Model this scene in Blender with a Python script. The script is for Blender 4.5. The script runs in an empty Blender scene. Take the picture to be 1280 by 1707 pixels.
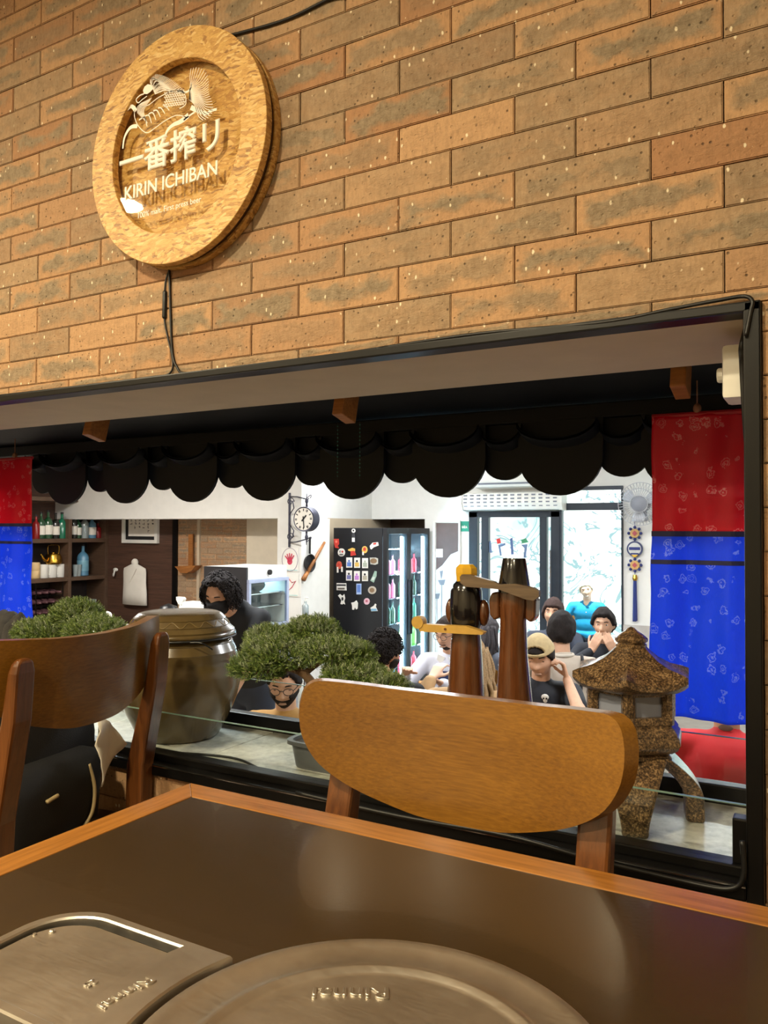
import bpy, bmesh, math, random
from mathutils import Vector, Matrix, Euler, noise
random.seed(7)
rnd = random.random
def U(a, b): return a + (b - a) * rnd()
SC = bpy.context.scene
COL = SC.collection
PI = math.pi

# ------------------------------------------------------------------ camera
FPX, YAW, PIT, ROL, ZC = 1322.6, .5154, .022046, .003737, 1.15
_cy, _sy = math.cos(YAW), math.sin(YAW)
F = Vector((-_sy * math.cos(PIT), _cy * math.cos(PIT), math.sin(PIT)))
R0 = Vector((_cy, _sy, 0)); U0 = R0.cross(F)
RV = R0 * math.cos(ROL) + U0 * math.sin(ROL)
UV = U0 * math.cos(ROL) - R0 * math.sin(ROL)
cam_d = bpy.data.cameras.new('camera'); cam = bpy.data.objects.new('camera', cam_d); COL.objects.link(cam)
cam_d.sensor_fit = 'VERTICAL'; cam_d.sensor_height = 36.0; cam_d.sensor_width = 27.0
cam_d.lens = FPX / 1707.0 * 36.0; cam_d.clip_start = .02; cam_d.clip_end = 200
cam.matrix_world = Matrix(((RV.x, UV.x, -F.x, 0), (RV.y, UV.y, -F.y, 0), (RV.z, UV.z, -F.z, ZC), (0, 0, 0, 1)))
SC.camera = cam
def ray(u, v): return F + RV * ((u - 640) / FPX) - UV * ((v - 853.5) / FPX)
def at(u, v, Y):                       # point of the plane y = Y seen at a pixel
    d = ray(u, v); return d * (Y / d.y) + Vector((0, 0, ZC))
def atx(u, v, X):
    d = ray(u, v); return d * (X / d.x) + Vector((0, 0, ZC))
def atz(u, v, Z):
    d = ray(u, v); return d * ((Z - ZC) / d.z) + Vector((0, 0, ZC))
def atd(u, v, z): return ray(u, v) * z + Vector((0, 0, ZC))

# ------------------------------------------------------------------ world, sun, lights, exposure
SC.view_settings.view_transform = 'Standard'; SC.view_settings.look = 'None'
SC.view_settings.gamma = 1.0; SC.view_settings.use_curve_mapping = False
SC.view_settings.exposure = 0.0
W = bpy.data.worlds.new('world'); SC.world = W; W.use_nodes = True
_bg = W.node_tree.nodes['Background']; _bg.inputs[0].default_value = (.78, .9, 1.0, 1); _bg.inputs[1].default_value = 1.6
def light(name, kind, loc, energy, color, size=.3, sizey=None, rot=(0, 0, 0), spread=None):
    d = bpy.data.lights.new(name, kind); o = bpy.data.objects.new(name, d); COL.objects.link(o)
    o.location = loc; o.rotation_euler = rot; d.energy = energy; d.color = color
    if kind == 'AREA':
        d.shape = 'RECTANGLE' if sizey else 'DISK'; d.size = size
        if sizey: d.size_y = sizey
        if spread: d.spread = spread
    elif kind == 'SUN': d.angle = .01
    else: d.shadow_soft_size = size
    return o
light('sun', 'SUN', (0, -4, 12), 20.0, (1, .97, .92), rot=(math.radians(17), 0, math.radians(8)))
WARM = (1, .85, .56)
for (x, y, e) in ((-2.91, -0.04, 56), (-1.15, -.45, 72), (-.3, -1.4, 44), (-1.7, -2.2, 40), (-3.6, -1.6, 40)):
    light('ceiling_lamp_light', 'AREA', (x, y, 2.68), e, WARM, .16)
COOL = (1, .95, .88)
for (x, y, e) in ((-6.4, 4.6, 130), (-3.6, 3.4, 95), (-2.6, 6.0, 95), (-.2, 3.8, 75), (-4.6, 7.4, 55), (-.6, 7.0, 60)):
    light('dining_panel_light', 'AREA', (x, y, 2.24), e, COOL if x < -5 else (.93, .97, 1), 1.1, .3)

# ------------------------------------------------------------------ materials
def srgb(r, g, b):
    f = lambda c: (c / 255 / 12.92) if c / 255 <= .04045 else ((c / 255 + .055) / 1.055) ** 2.4
    return (f(r), f(g), f(b), 1)
class NT:
    def __init__(s, name):
        s.m = bpy.data.materials.new(name); s.m.use_nodes = True; s.t = s.m.node_tree; s.n = s.t.nodes
        s.b = s.n['Principled BSDF']; s.out = s.n['Material Output']
    def new(s, typ, **kw):
        nd = s.n.new(typ)
        for k, v in kw.items():
            if k in ('ins',):
                for a, b in v.items(): s.set(nd, a, b)
            else: setattr(nd, k, v)
        return nd
    def set(s, nd, key, val):
        i = nd.inputs[key]
        if hasattr(val, 'is_linked') or isinstance(val, bpy.types.NodeSocket): s.t.links.new(val, i)
        else: i.default_value = val
    def bs(s, **kw):
        for k, v in kw.items(): s.set(s.b, k.replace('_', ' '), v)
        return s
    def coord(s, kind='Object'): return s.new('ShaderNodeTexCoord').outputs[kind]
    def map(s, vec, scale=(1, 1, 1), rot=(0, 0, 0), loc=(0, 0, 0)):
        return s.new('ShaderNodeMapping', ins={'Vector': vec, 'Scale': scale, 'Rotation': rot, 'Location': loc}).outputs[0]
    def noise(s, vec, scale, detail=3, rough=.55, dist=0):
        return s.new('ShaderNodeTexNoise', ins={'Vector': vec, 'Scale': scale, 'Detail': detail, 'Roughness': rough, 'Distortion': dist}).outputs['Fac']
    def voro(s, vec, scale, feature='F1', rand=1.0):
        n = s.new('ShaderNodeTexVoronoi', feature=feature); s.set(n, 'Vector', vec); s.set(n, 'Scale', scale); s.set(n, 'Randomness', rand); return n
    def ramp(s, fac, stops, interp='LINEAR'):
        n = s.new('ShaderNodeValToRGB'); s.set(n, 'Fac', fac); cr = n.color_ramp; cr.interpolation = interp
        while len(cr.elements) < len(stops): cr.elements.new(.5)
        for e, (p, c) in zip(cr.elements, stops): e.position = p; e.color = c if len(c) == 4 else (*c, 1)
        return n.outputs[0]
    def mix(s, fac, a, b, typ='MIX'):
        n = s.new('ShaderNodeMix', data_type='RGBA', blend_type=typ)
        s.set(n, 0, fac); s.set(n, 6, a); s.set(n, 7, b); return n.outputs[2]
    def math(s, op, a, b=0.0, c=0.0, clamp=False):
        n = s.new('ShaderNodeMath', operation=op, use_clamp=clamp); s.set(n, 0, a); s.set(n, 1, b); s.set(n, 2, c); return n.outputs[0]
    def bump(s, h, strength=.3, dist=.005):
        n = s.new('ShaderNodeBump'); s.set(n, 'Height', h); s.set(n, 'Strength', strength); s.set(n, 'Distance', dist); s.set(s.b, 'Normal', n.outputs[0]); return s
G = lambda v: (v, v, v, 1)
def mul(c, k): return (c[0] * k, c[1] * k, c[2] * k, 1)
MATS = {}
def plain(name, col, rough=.5, metal=0, var=.12, scale=9, bump=0, spec=.5, coat=0, coord='Object', sheen=0, alpha=1, trans=0, emis=None):
    if name in MATS: return MATS[name]
    n = NT(name); c = n.coord(coord); f = n.noise(c, scale, 4)
    n.bs(Base_Color=n.ramp(f, [(.3, mul(col, 1 - var)), (.7, mul(col, 1 + var))]), Roughness=rough, Metallic=metal)
    n.set(n.b, 'Specular IOR Level', spec); n.set(n.b, 'Coat Weight', coat)
    if sheen: n.set(n.b, 'Sheen Weight', sheen)
    if bump: n.bump(n.noise(c, scale * 6, 4), bump, .003)
    if trans: n.set(n.b, 'Transmission Weight', trans)
    if emis: n.set(n.b, 'Emission Color', emis[0]); n.set(n.b, 'Emission Strength', emis[1])
    MATS[name] = n.m; return n.m
def emit(name, col, strength):
    return plain(name, col, .5, emis=(col, strength))
def glassy(name, tint=(1, 1, 1, 1), gloss=.08, rough=.01, fres=True):
    if name in MATS: return MATS[name]
    n = NT(name); n.n.remove(n.b)
    tr = n.new('ShaderNodeBsdfTransparent'); tr.inputs[0].default_value = tint
    gl = n.new('ShaderNodeBsdfGlossy'); gl.inputs['Roughness'].default_value = rough
    mx = n.new('ShaderNodeMixShader')
    lw = n.new('ShaderNodeLayerWeight'); lw.inputs[0].default_value = .5
    n.t.links.new(n.math('MULTIPLY_ADD', n.math('POWER', lw.outputs['Facing'], 4.0), .6, gloss, True), mx.inputs[0])
    n.t.links.new(tr.outputs[0], mx.inputs[1]); n.t.links.new(gl.outputs[0], mx.inputs[2]); n.t.links.new(mx.outputs[0], n.out.inputs[0])
    MATS[name] = n.m; return n.m

def m_brick():
    n = NT('brick'); uv = n.coord('UV'); geo = n.new('ShaderNodeNewGeometry')
    pos = geo.outputs['Position']
    r = n.math('FRACT', n.math('ADD', n.new('ShaderNodeObjectInfo').outputs['Random'], geo.outputs['Random Per Island']))
    r2 = n.math('FRACT', n.math('MULTIPLY', r, 17.31)); r3 = n.math('FRACT', n.math('MULTIPLY', r, 53.7))
    base = n.ramp(r, [(0, srgb(170, 126, 90)), (.35, srgb(184, 143, 104)), (.7, srgb(194, 154, 114)), (1, srgb(168, 128, 94))])
    sep = n.new('ShaderNodeSeparateXYZ'); n.set(sep, 0, uv)
    nz = n.noise(n.map(pos, (1, 1, 1.6)), 16, 4)
    ex = n.math('SUBTRACT', .5, n.math('ABSOLUTE', n.math('SUBTRACT', sep.outputs[0], .5)))
    ey = n.math('SUBTRACT', .5, n.math('ABSOLUTE', n.math('SUBTRACT', sep.outputs[1], .5)))
    e = n.math('MINIMUM', n.math('MULTIPLY', ex, 3.2), ey)
    e = n.math('ADD', e, n.math('MULTIPLY', n.math('SUBTRACT', nz, .5), 1.25))
    patch = n.ramp(e, [(.14, G(0)), (.40, G(1))])
    amt = n.ramp(r2, [(.10, G(.05)), (.28, G(.6)), (.56, G(.88)), (.84, G(1))])
    grey = n.ramp(n.noise(pos, 60, 5, .7), [(.3, srgb(130, 113, 90)), (.7, srgb(166, 147, 121))])
    allg = n.ramp(r3, [(.55, G(0)), (.75, G(.7))])
    k = n.math('MAXIMUM', n.math('MULTIPLY', patch, amt), n.math('MULTIPLY', allg, n.ramp(nz, [(.3, G(.55)), (.6, G(1))])))
    col = n.mix(k, base, grey)
    col = n.mix(n.math('MULTIPLY', n.ramp(n.noise(n.map(pos, (3, 1, 1)), 55, 5, .75), [(.44, G(0)), (.74, G(1))]), .4), col, srgb(104, 80, 56))
    pv = n.voro(pos, 75); dark = n.ramp(pv.outputs['Distance'], [(.10, G(1)), (.2, G(0))]); dsel = n.ramp(n.math('FRACT', n.math('MULTIPLY', pv.outputs['Color'], 3.7)), [(.70, G(0)), (.74, G(1))])
    col = n.mix(n.math('MULTIPLY', n.math('MULTIPLY', dark, dsel), .7), col, srgb(62, 48, 36))
    wv = n.voro(n.map(pos, (1, 1, .6), (0, .5, 0)), 72); w = n.ramp(n.math('ADD', wv.outputs['Distance'], n.math('MULTIPLY', n.math('SUBTRACT', n.noise(pos, 240, 2), .5), .22)), [(.12, G(1)), (.19, G(0))]); wsel = n.ramp(n.math('FRACT', n.math('MULTIPLY', wv.outputs['Color'], 5.1)), [(.76, G(0)), (.78, G(1))])
    ws = n.math('MULTIPLY', w, wsel)
    col = n.mix(ws, col, srgb(236, 220, 190))
    n.bs(Base_Color=col, Roughness=.82)
    h = n.math('ADD', n.math('MULTIPLY', n.noise(pos, 130, 5, .7), .7), n.math('ADD', n.math('MULTIPLY', patch, n.math('MULTIPLY', n.noise(n.map(pos, (.6, 1, 1.6)), 70, 4, .7, 1.5), .9)), n.math('MULTIPLY', dark, -.5)))
    n.bump(h, .8, .004); return n.m
def m_osb(k=1.0, nm='osb_board'):
    n = NT(nm); c = n.coord('Object'); v = n.map(c, (1, 1, 1))
    wob = n.new('ShaderNodeTexNoise', ins={'Vector': c, 'Scale': 14.0, 'Detail': 2.0})
    w = n.new('ShaderNodeVectorMath', operation='MULTIPLY_ADD'); n.set(w, 0, wob.outputs['Color']); n.set(w, 1, (.045, .045, .045)); n.set(w, 2, v)
    fs = []
    for q, (rot_, sc_) in enumerate(((.5, 95), (-.7, 84), (1.7, 105))):
        vv = n.voro(n.map(w.outputs[0], (.42, 1, 2.0), (0, rot_, 0), (q * 3.1, 0, q)), sc_); cc_ = n.new('ShaderNodeSeparateColor'); n.set(cc_, 0, vv.outputs['Color']); fs.append(cc_.outputs[q])
    sel = n.noise(c, 26, 2)
    f = n.mix(n.ramp(sel, [(.44, G(0)), (.47, G(1))]), n.mix(n.ramp(n.noise(n.map(c, (1, 1, 1), loc=(5, 0, 0)), 30, 2), [(.5, G(0)), (.53, G(1))]), fs[0], fs[1]), fs[2])
    col = n.ramp(f, [(.04, mul(srgb(122, 74, 36), k)), (.14, mul(srgb(176, 124, 60), k)), (.4, mul(srgb(206, 158, 84), k)), (.7, mul(srgb(222, 178, 100), k)), (.95, mul(srgb(238, 206, 140), k))])
    fib = n.noise(n.map(c, (14, 1, 60), (0, .6, 0)), 9, 4, .7)
    col = n.mix(.38, col, n.ramp(fib, [(.3, mul(srgb(146, 96, 44), k)), (.7, mul(srgb(236, 194, 120), k))]))
    n.bs(Base_Color=col, Roughness=.45); n.bump(n.math('ADD', f, fib), .25, .002); return n.m
def m_wood(name, c1, c2, rough=.3, scale=(1, 1, 1), coat=.3, dens=30, rot=(0, 0, 0)):
    n = NT(name); c = n.map(n.coord('Object'), scale, rot)
    g = n.noise(n.map(c, (.07, 1, 1)), dens * 4, 5, .65, .3); big = n.noise(n.map(c, (.25, 1, 1)), 9, 3)
    f = n.math('ADD', n.math('MULTIPLY', g, .6), n.math('MULTIPLY', big, .4))
    n.bs(Base_Color=n.ramp(f, [(.35, c1), (.62, c2)]), Roughness=rough); n.set(n.b, 'Coat Weight', coat); n.set(n.b, 'Coat Roughness', .18)
    n.bump(g, .08, .001); return n.m
def m_granite(name='speckled_stone'):
    n = NT(name); c = n.coord('Object')
    a = n.noise(c, 260, 4, .7); f = n.math('ADD', n.math('MULTIPLY', a, .75), n.math('MULTIPLY', n.noise(c, 60, 3), .25))
    n.bs(Base_Color=n.ramp(f, [(.40, srgb(36, 27, 20)), (.47, srgb(74, 56, 38)), (.54, srgb(112, 88, 60)), (.62, srgb(160, 132, 96))]), Roughness=.32)
    n.set(n.b, 'Coat Weight', .5); n.set(n.b, 'Coat Roughness', .2); n.bump(a, .15, .001); return n.m
def m_ledge():
    n = NT('grey_granite_tile'); c = n.coord('Object'); a = n.noise(c, 40, 6, .7); b = n.noise(c, 7, 3)
    n.bs(Base_Color=n.ramp(n.math('ADD', n.math('MULTIPLY', a, .6), n.math('MULTIPLY', b, .4)), [(.35, srgb(140, 138, 130)), (.5, srgb(188, 186, 178)), (.66, srgb(220, 218, 208))]), Roughness=.28)
    n.bump(a, .2, .002); return n.m
def m_silk(name, col, glow):
    n = NT(name); n.n.remove(n.b); c = n.coord('Object')
    # woven cloud medallions: thin rings around scattered cells
    v = n.voro(c, 34, rand=.9); d = v.outputs['Distance']
    w = n.math('ADD', d, n.math('MULTIPLY', n.math('SUBTRACT', n.noise(c, 80, 3), .5), .85))
    rg = n.math('ABSOLUTE', n.math('SUBTRACT', w, .30)); rg2 = n.math('ABSOLUTE', n.math('SUBTRACT', w, .12))
    line = n.math('MAXIMUM', n.ramp(rg, [(.018, G(1)), (.05, G(0))]), n.ramp(rg2, [(.02, G(1)), (.05, G(0))]))
    sel = n.new('ShaderNodeSeparateColor'); n.set(sel, 0, v.outputs['Color'])
    line = n.math('MULTIPLY', line, n.ramp(sel.outputs[0], [(.35, G(0)), (.42, G(1))]))
    wv = n.noise(n.map(c, (400, 1, 30)), 3, 2)
    cc = n.mix(n.math('MULTIPLY', line, .35), n.mix(wv, mul(col, .85), mul(col, 1.1)), glow)
    df = n.new('ShaderNodeBsdfDiffuse'); tl = n.new('ShaderNodeBsdfTranslucent'); gl = n.new('ShaderNodeBsdfGlossy'); tp = n.new('ShaderNodeBsdfTransparent')
    n.set(df, 0, cc); n.set(tl, 0, cc); n.set(gl, 0, glow); gl.inputs['Roughness'].default_value = .35
    n.set(tp, 0, n.mix(.5, col, (1, 1, 1, 1)))
    m1 = n.new('ShaderNodeMixShader'); m1.inputs[0].default_value = .62; n.t.links.new(df.outputs[0], m1.inputs[1]); n.t.links.new(tl.outputs[0], m1.inputs[2])
    m2 = n.new('ShaderNodeMixShader'); n.set(m2, 0, n.math('MULTIPLY_ADD', line, .10, .03)); n.t.links.new(m1.outputs[0], m2.inputs[1]); n.t.links.new(gl.outputs[0], m2.inputs[2])
    m3 = n.new('ShaderNodeMixShader'); n.set(m3, 0, n.math('MULTIPLY_ADD', line, .12, .07)); n.t.links.new(m2.outputs[0], m3.inputs[1]); n.t.links.new(tp.outputs[0], m3.inputs[2])
    n.t.links.new(m3.outputs[0], n.out.inputs[0]); return n.m
def m_steel(name, aniso=False):
    n = NT(name); c = n.coord('Object'); a = n.noise(n.map(c, (3, 40, 3)), 20, 4, .7); b = n.noise(c, 11, 4)
    n.bs(Base_Color=n.ramp(b, [(.3, srgb(178, 170, 158)), (.7, srgb(210, 204, 194))]), Metallic=1.0, Roughness=n.math('MULTIPLY_ADD', a, .25, .30))
    n.bump(n.noise(c, 60, 3), .04, .001); return n.m
def m_leaf(name, a, b, c3):
    n = NT(name); geo = n.new('ShaderNodeNewGeometry')
    n.bs(Base_Color=n.ramp(geo.outputs['Random Per Island'], [(0, a), (.55, b), (1, c3)]), Roughness=.5); n.set(n.b, 'Subsurface Weight', .0); return n.m
def m_mural():
    n = NT('painted_street_mural'); c = n.coord('Object')
    w = n.noise(n.map(c, (1, 1, 1)), 1.1, 4, .6, 1.6)
    st = n.math('ABSOLUTE', n.math('SUBTRACT', n.math('FRACT', n.math('MULTIPLY', w, 5.0)), .5))
    col = n.ramp(n.noise(c, .7, 3), [(.4, srgb(240, 240, 236)), (.55, srgb(214, 226, 222)), (.7, srgb(150, 190, 184))])
    col = n.mix(n.ramp(st, [(.06, G(1)), (.14, G(0))]), col, srgb(104, 130, 136))
    n.bs(Base_Color=col, Roughness=.7); return n.m
def m_brown_panel():
    n = NT('brown_wall_panel'); c = n.coord('Object'); a = n.noise(n.map(c, (.6, 1, 14)), 5, 5, .7)
    n.bs(Base_Color=n.ramp(a, [(.3, srgb(60, 40, 30)), (.7, srgb(96, 66, 50))]), Roughness=.6); return n.m
def m_onggi():
    n = NT('onggi_glaze'); c = n.coord('Object'); a = n.noise(n.map(c, (1, 1, .35)), 7, 4, .6)
    n.bs(Base_Color=n.ramp(a, [(.3, srgb(62, 50, 30)), (.55, srgb(88, 72, 42)), (.8, srgb(104, 86, 52))]), Roughness=.26)
    n.set(n.b, 'Coat Weight', .5); n.set(n.b, 'Coat Roughness', .15); return n.m

M = dict(
    brick=m_brick(), osb=m_osb(), osb_back=m_osb(.55, 'osb_board_back'), stone=m_granite(), ledge=m_ledge(), mural=m_mural(), brown_panel=m_brown_panel(), onggi=m_onggi(),
    chair=m_wood('stained_chair_wood', srgb(104, 66, 18), srgb(138, 94, 30), .3, dens=90),
    chair_dark=m_wood('stained_post_wood', srgb(78, 42, 16), srgb(114, 66, 26), .34, (1, 1, 1), rot=(0, PI / 2, 0)),
    border=m_wood('table_edge_wood', srgb(126, 78, 30), srgb(166, 110, 48), .26, coat=.5),
    border_y=m_wood('table_edge_wood_cross', srgb(126, 78, 30), srgb(166, 110, 48), .26, coat=.5, rot=(0, 0, PI / 2)),
    totem=m_wood('lacquered_totem_wood', srgb(58, 30, 14), srgb(104, 58, 26), .25, coat=.6, rot=(0, PI / 2, 0)),
    totem_grey=m_wood('weathered_wood', srgb(74, 58, 44), srgb(112, 92, 70), .5, coat=.1),
    rafter=m_wood('rafter_wood', srgb(120, 72, 30), srgb(168, 108, 52), .5, coat=0),
    shelfwood=m_wood('shelf_laminate', srgb(74, 54, 40), srgb(100, 76, 58), .5, coat=.1),
    steel=m_steel('brushed_steel'),
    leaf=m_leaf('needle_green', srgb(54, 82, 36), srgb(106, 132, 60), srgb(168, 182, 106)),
    leaf_tip_toplit=m_leaf('needle_tip_toplit', srgb(104, 120, 90), srgb(150, 164, 130), srgb(190, 198, 168)),
    red_silk=m_silk('red_brocade', (.70, .012, .045, 1), (1, .5, .55, 1)), blue_silk=m_silk('blue_brocade', (.02, .11, .85, 1), (.55, .7, 1, 1)),
)
M['laminate'] = plain('brown_laminate', srgb(56, 42, 25), .22, var=.05, scale=30, bump=.03, coat=.15)
M['black_metal'] = plain('black_frame_paint', srgb(9, 8, 8), .38, var=.2, spec=.3)
M['black_plastic'] = plain('black_plastic', srgb(16, 16, 18), .4)
M['cable'] = plain('black_cable', srgb(14, 14, 15), .45)
M['soffit'] = plain('soffit_paint', srgb(206, 188, 164), .8, var=.04, bump=.05)
M['plaster'] = plain('white_plaster', srgb(226, 224, 218), .8, var=.03, bump=.04)
M['plaster_warm'] = plain('cream_plaster', srgb(214, 202, 180), .8, var=.04)
M['tan'] = plain('tan_plaster_and_warm_light', srgb(190, 172, 146), .8, var=.05)
M['grey_tile'] = plain('grey_wainscot', srgb(176, 168, 160), .6)
M['roof'] = plain('black_roof_tile', srgb(5, 6, 10), .6, var=.25, scale=4, spec=.25)
M['white_plastic'] = plain('white_plastic', srgb(232, 230, 222), .4, var=.03)
M['white_paint'] = plain('white_print', srgb(246, 238, 226), .5, var=.02)
M['acrylic'] = glassy('clear_acrylic', (.98, .97, .94, 1), .02, .02)
M['glass'] = glassy('clear_glass', (.94, .97, .96, 1), .03)
M['glass_edge'] = plain('glass_edge', srgb(120, 150, 140), .15, var=.05, spec=.8)
M['winglass'] = glassy('window_glass', (.93, .97, .97, 1), .01)
M['soil'] = plain('dark_soil', srgb(44, 38, 32), .95, bump=.6, scale=40)
M['pot'] = plain('grey_glazed_pot', srgb(84, 86, 90), .3, var=.1)
M['bark'] = plain('bonsai_bark', srgb(96, 72, 48), .85, bump=.6, scale=30, var=.3)
M['rock'] = plain('volcanic_rock', srgb(52, 50, 50), .9, bump=.7, scale=25, var=.3)
M['yellow'] = plain('yellow_enamel', srgb(212, 164, 40), .4, var=.1, scale=20)
M['ochre'] = plain('ochre_wood', srgb(190, 150, 70), .45, var=.15, scale=20)
M['black_gloss'] = plain('black_lacquer', srgb(16, 15, 18), .18, coat=.5)
M['floor_tile'] = plain('floor_tile', srgb(150, 140, 128), .5)
M['floor_dark'] = plain('dark_floor', srgb(62, 48, 38), .5)
M['fabric_black'] = plain('black_nylon', srgb(11, 11, 13), .75, bump=.3, scale=60)
M['zip'] = plain('tan_zip', srgb(170, 150, 110), .5)
M['paper'] = plain('white_paper', srgb(232, 226, 214), .8, var=.04, bump=.05)
M['chrome'] = plain('chrome', srgb(200, 200, 205), .15, 1.0, var=.04)
M['brass'] = plain('brass', srgb(196, 152, 60), .25, 1.0, var=.1)
M['dark_frame'] = plain('graphite_aluminium', srgb(44, 50, 58), .4, .3)
M['fridge'] = plain('fridge_black', srgb(26, 27, 31), .35, var=.1)
M['ink'] = plain('black_ink', srgb(24, 22, 22), .7)
M['seat'] = plain('brown_seat_vinyl', srgb(58, 38, 28), .5)
M['shade_grey'] = plain('frosted_panel', srgb(132, 138, 156), .28, var=.06)

# ------------------------------------------------------------------ mesh helpers
class MB:
    def __init__(s): s.v = []; s.f = []; s.mi = []; s.uv = None
    def add(s, vs, fs, mi=0):
        o = len(s.v); s.v += [tuple(p) for p in vs]; s.f += [tuple(i + o for i in q) for q in fs]; s.mi += [mi] * len(fs); return s
    def box(s, lo, hi, mi=0, rot=None, piv=None):
        (a, b, c), (d, e, g) = lo, hi
        vs = [Vector(p) for p in ((a, b, c), (d, b, c), (d, e, c), (a, e, c), (a, b, g), (d, b, g), (d, e, g), (a, e, g))]
        if rot is not None:
            pv = Vector(piv) if piv else (vs[0] + vs[6]) / 2; vs = [rot @ (p - pv) + pv for p in vs]
        return s.add(vs, [(0, 3, 2, 1), (4, 5, 6, 7), (0, 1, 5, 4), (1, 2, 6, 5), (2, 3, 7, 6), (3, 0, 4, 7)], mi)
    def bbox(s, lo, hi, b=.004, mi=0, rot=None, piv=None):     # box with chamfered edges
        bm = bmesh.new(); bmesh.ops.create_cube(bm, size=1)
        lo, hi = Vector(lo), Vector(hi); c = (lo + hi) / 2; d = hi - lo
        for p in bm.verts: p.co = Vector((p.co.x * d.x, p.co.y * d.y, p.co.z * d.z)) + c
        bmesh.ops.bevel(bm, geom=bm.edges[:], offset=min(b, min(d) * .45), segments=2, affect='EDGES', profile=.6)
        s.frombm(bm, mi, rot, piv); return s
    def frombm(s, bm, mi=0, rot=None, piv=None):
        vs = [p.co.copy() for p in bm.verts]
        if rot is not None:
            pv = Vector(piv) if piv else Vector(); vs = [rot @ (p - pv) + pv for p in vs]
        bm.verts.index_update(); fs = [[p.index for p in f.verts] for f in bm.faces]; bm.free(); return s.add(vs, fs, mi)
    def ring(s, rings, mi=0, cap=True, closed=True):             # loft through rings of equal length
        n = len(rings[0]); vs = [p for r in rings for p in r]; fs = []
        for k in range(len(rings) - 1):
            for i in range(n if closed else n - 1):
                j = (i + 1) % n; fs.append((k * n + i, k * n + j, (k + 1) * n + j, (k + 1) * n + i))
        if cap and closed:
            fs.append(tuple(range(n))[::-1]); fs.append(tuple((len(rings) - 1) * n + i for i in range(n)))
        return s.add(vs, fs, mi)
    def tube(s, pts, r, n=8, mi=0, cap=True):
        pts = [Vector(p) for p in pts]; rs = r if isinstance(r, (list, tuple)) else [r] * len(pts); rings = []; ref = None
        for i, p in enumerate(pts):
            t = (pts[min(i + 1, len(pts) - 1)] - pts[max(i - 1, 0)]).normalized()
            if ref is None: ref = Vector((0, 0, 1)) if abs(t.z) < .9 else Vector((1, 0, 0))
            a = t.cross(ref)
            if a.length < 1e-6: a = t.orthogonal()
            a.normalize(); b = t.cross(a).normalized(); ref = a.cross(t)
            rings.append([p + (a * math.cos(2 * PI * k / n) + b * math.sin(2 * PI * k / n)) * rs[i] for k in range(n)])
        return s.ring(rings, mi, cap)
    def lathe(s, prof, n=32, c=(0, 0, 0), mi=0, cap=True, sx=1, sy=1):
        c = Vector(c)
        return s.ring([[c + Vector((r * sx * math.cos(2 * PI * k / n), r * sy * math.sin(2 * PI * k / n), z)) for k in range(n)] for r, z in prof], mi, cap)
    def ell(s, c, r, rot=None, mi=0, nu=16, nv=10):
        c = Vector(c); rings = []
        if isinstance(r, (int, float)): r = (r, r, r)
        for j in range(1, nv):
            th = PI * j / nv; rings.append([Vector((r[0] * math.sin(th) * math.cos(2 * PI * k / nu), r[1] * math.sin(th) * math.sin(2 * PI * k / nu), -r[2] * math.cos(th))) for k in range(nu)])
        pts = [p for q in rings for p in q] + [Vector((0, 0, -r[2])), Vector((0, 0, r[2]))]
        if rot is not None: pts = [rot @ p for p in pts]
        fs = []; L = nv - 1
        for j in range(L - 1):
            for k in range(nu): q = (k + 1) % nu; fs.append((j * nu + k, j * nu + q, (j + 1) * nu + q, (j + 1) * nu + k))
        for k in range(nu):
            q = (k + 1) % nu; fs.append((L * nu, q, k)); fs.append((L * nu + 1, (L - 1) * nu + k, (L - 1) * nu + q))
        return s.add([p + c for p in pts], fs, mi)
    def cap2(s, a, b, ra, rb, n=14, mi=0):                        # tapered capsule
        a, b = Vector(a), Vector(b); t = (b - a); L = t.length
        if L < 1e-6: return s.ell(a, ra, mi=mi)
        t /= L; x = t.orthogonal().normalized(); y = t.cross(x); rings = []
        prof = [(-ra * math.cos(q), ra * math.sin(q)) for q in (.25, .7, 1.15, PI / 2)] + [(L + rb * math.sin(q), rb * math.cos(q)) for q in (0, .42, .87, 1.32)]
        for h, r in prof: rings.append([a + t * h + (x * math.cos(2 * PI * k / n) + y * math.sin(2 * PI * k / n)) * r for k in range(n)])
        return s.ring(rings, mi)
    def prism(s, pts, y0, y1, mi=0, axis='y'):                    # outline (x, z) pushed along y, or (x, y) along z
        n = len(pts)
        if axis == 'y': A = [Vector((p[0], y0, p[1])) for p in pts]; B = [Vector((p[0], y1, p[1])) for p in pts]
        elif axis == 'z': A = [Vector((p[0], p[1], y0)) for p in pts]; B = [Vector((p[0], p[1], y1)) for p in pts]
        else: A = [Vector((y0, p[0], p[1])) for p in pts]; B = [Vector((y1, p[0], p[1])) for p in pts]
        return s.ring([A, B], mi)
    def build(s, name, mat, parent=None, smooth=False, loc=None, rot=None):
        me = bpy.data.meshes.new(name); me.from_pydata(s.v, [], s.f)
        mats = mat if isinstance(mat, (list, tuple)) else [mat]
        for m in mats: me.materials.append(M[m] if isinstance(m, str) else m)
        if len(mats) > 1: me.polygons.foreach_set('material_index', s.mi)
        bm = bmesh.new(); bm.from_mesh(me); bmesh.ops.recalc_face_normals(bm, faces=bm.faces[:]); bm.to_mesh(me); bm.free()
        if smooth: sm(me, smooth)
        return link(name, me, parent, loc, rot)
def sm(me, ang):
    me.polygons.foreach_set('use_smooth', [True] * len(me.polygons))
    if ang is not True:
        try: me.set_sharp_from_angle(angle=math.radians(ang))
        except Exception: pass
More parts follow.
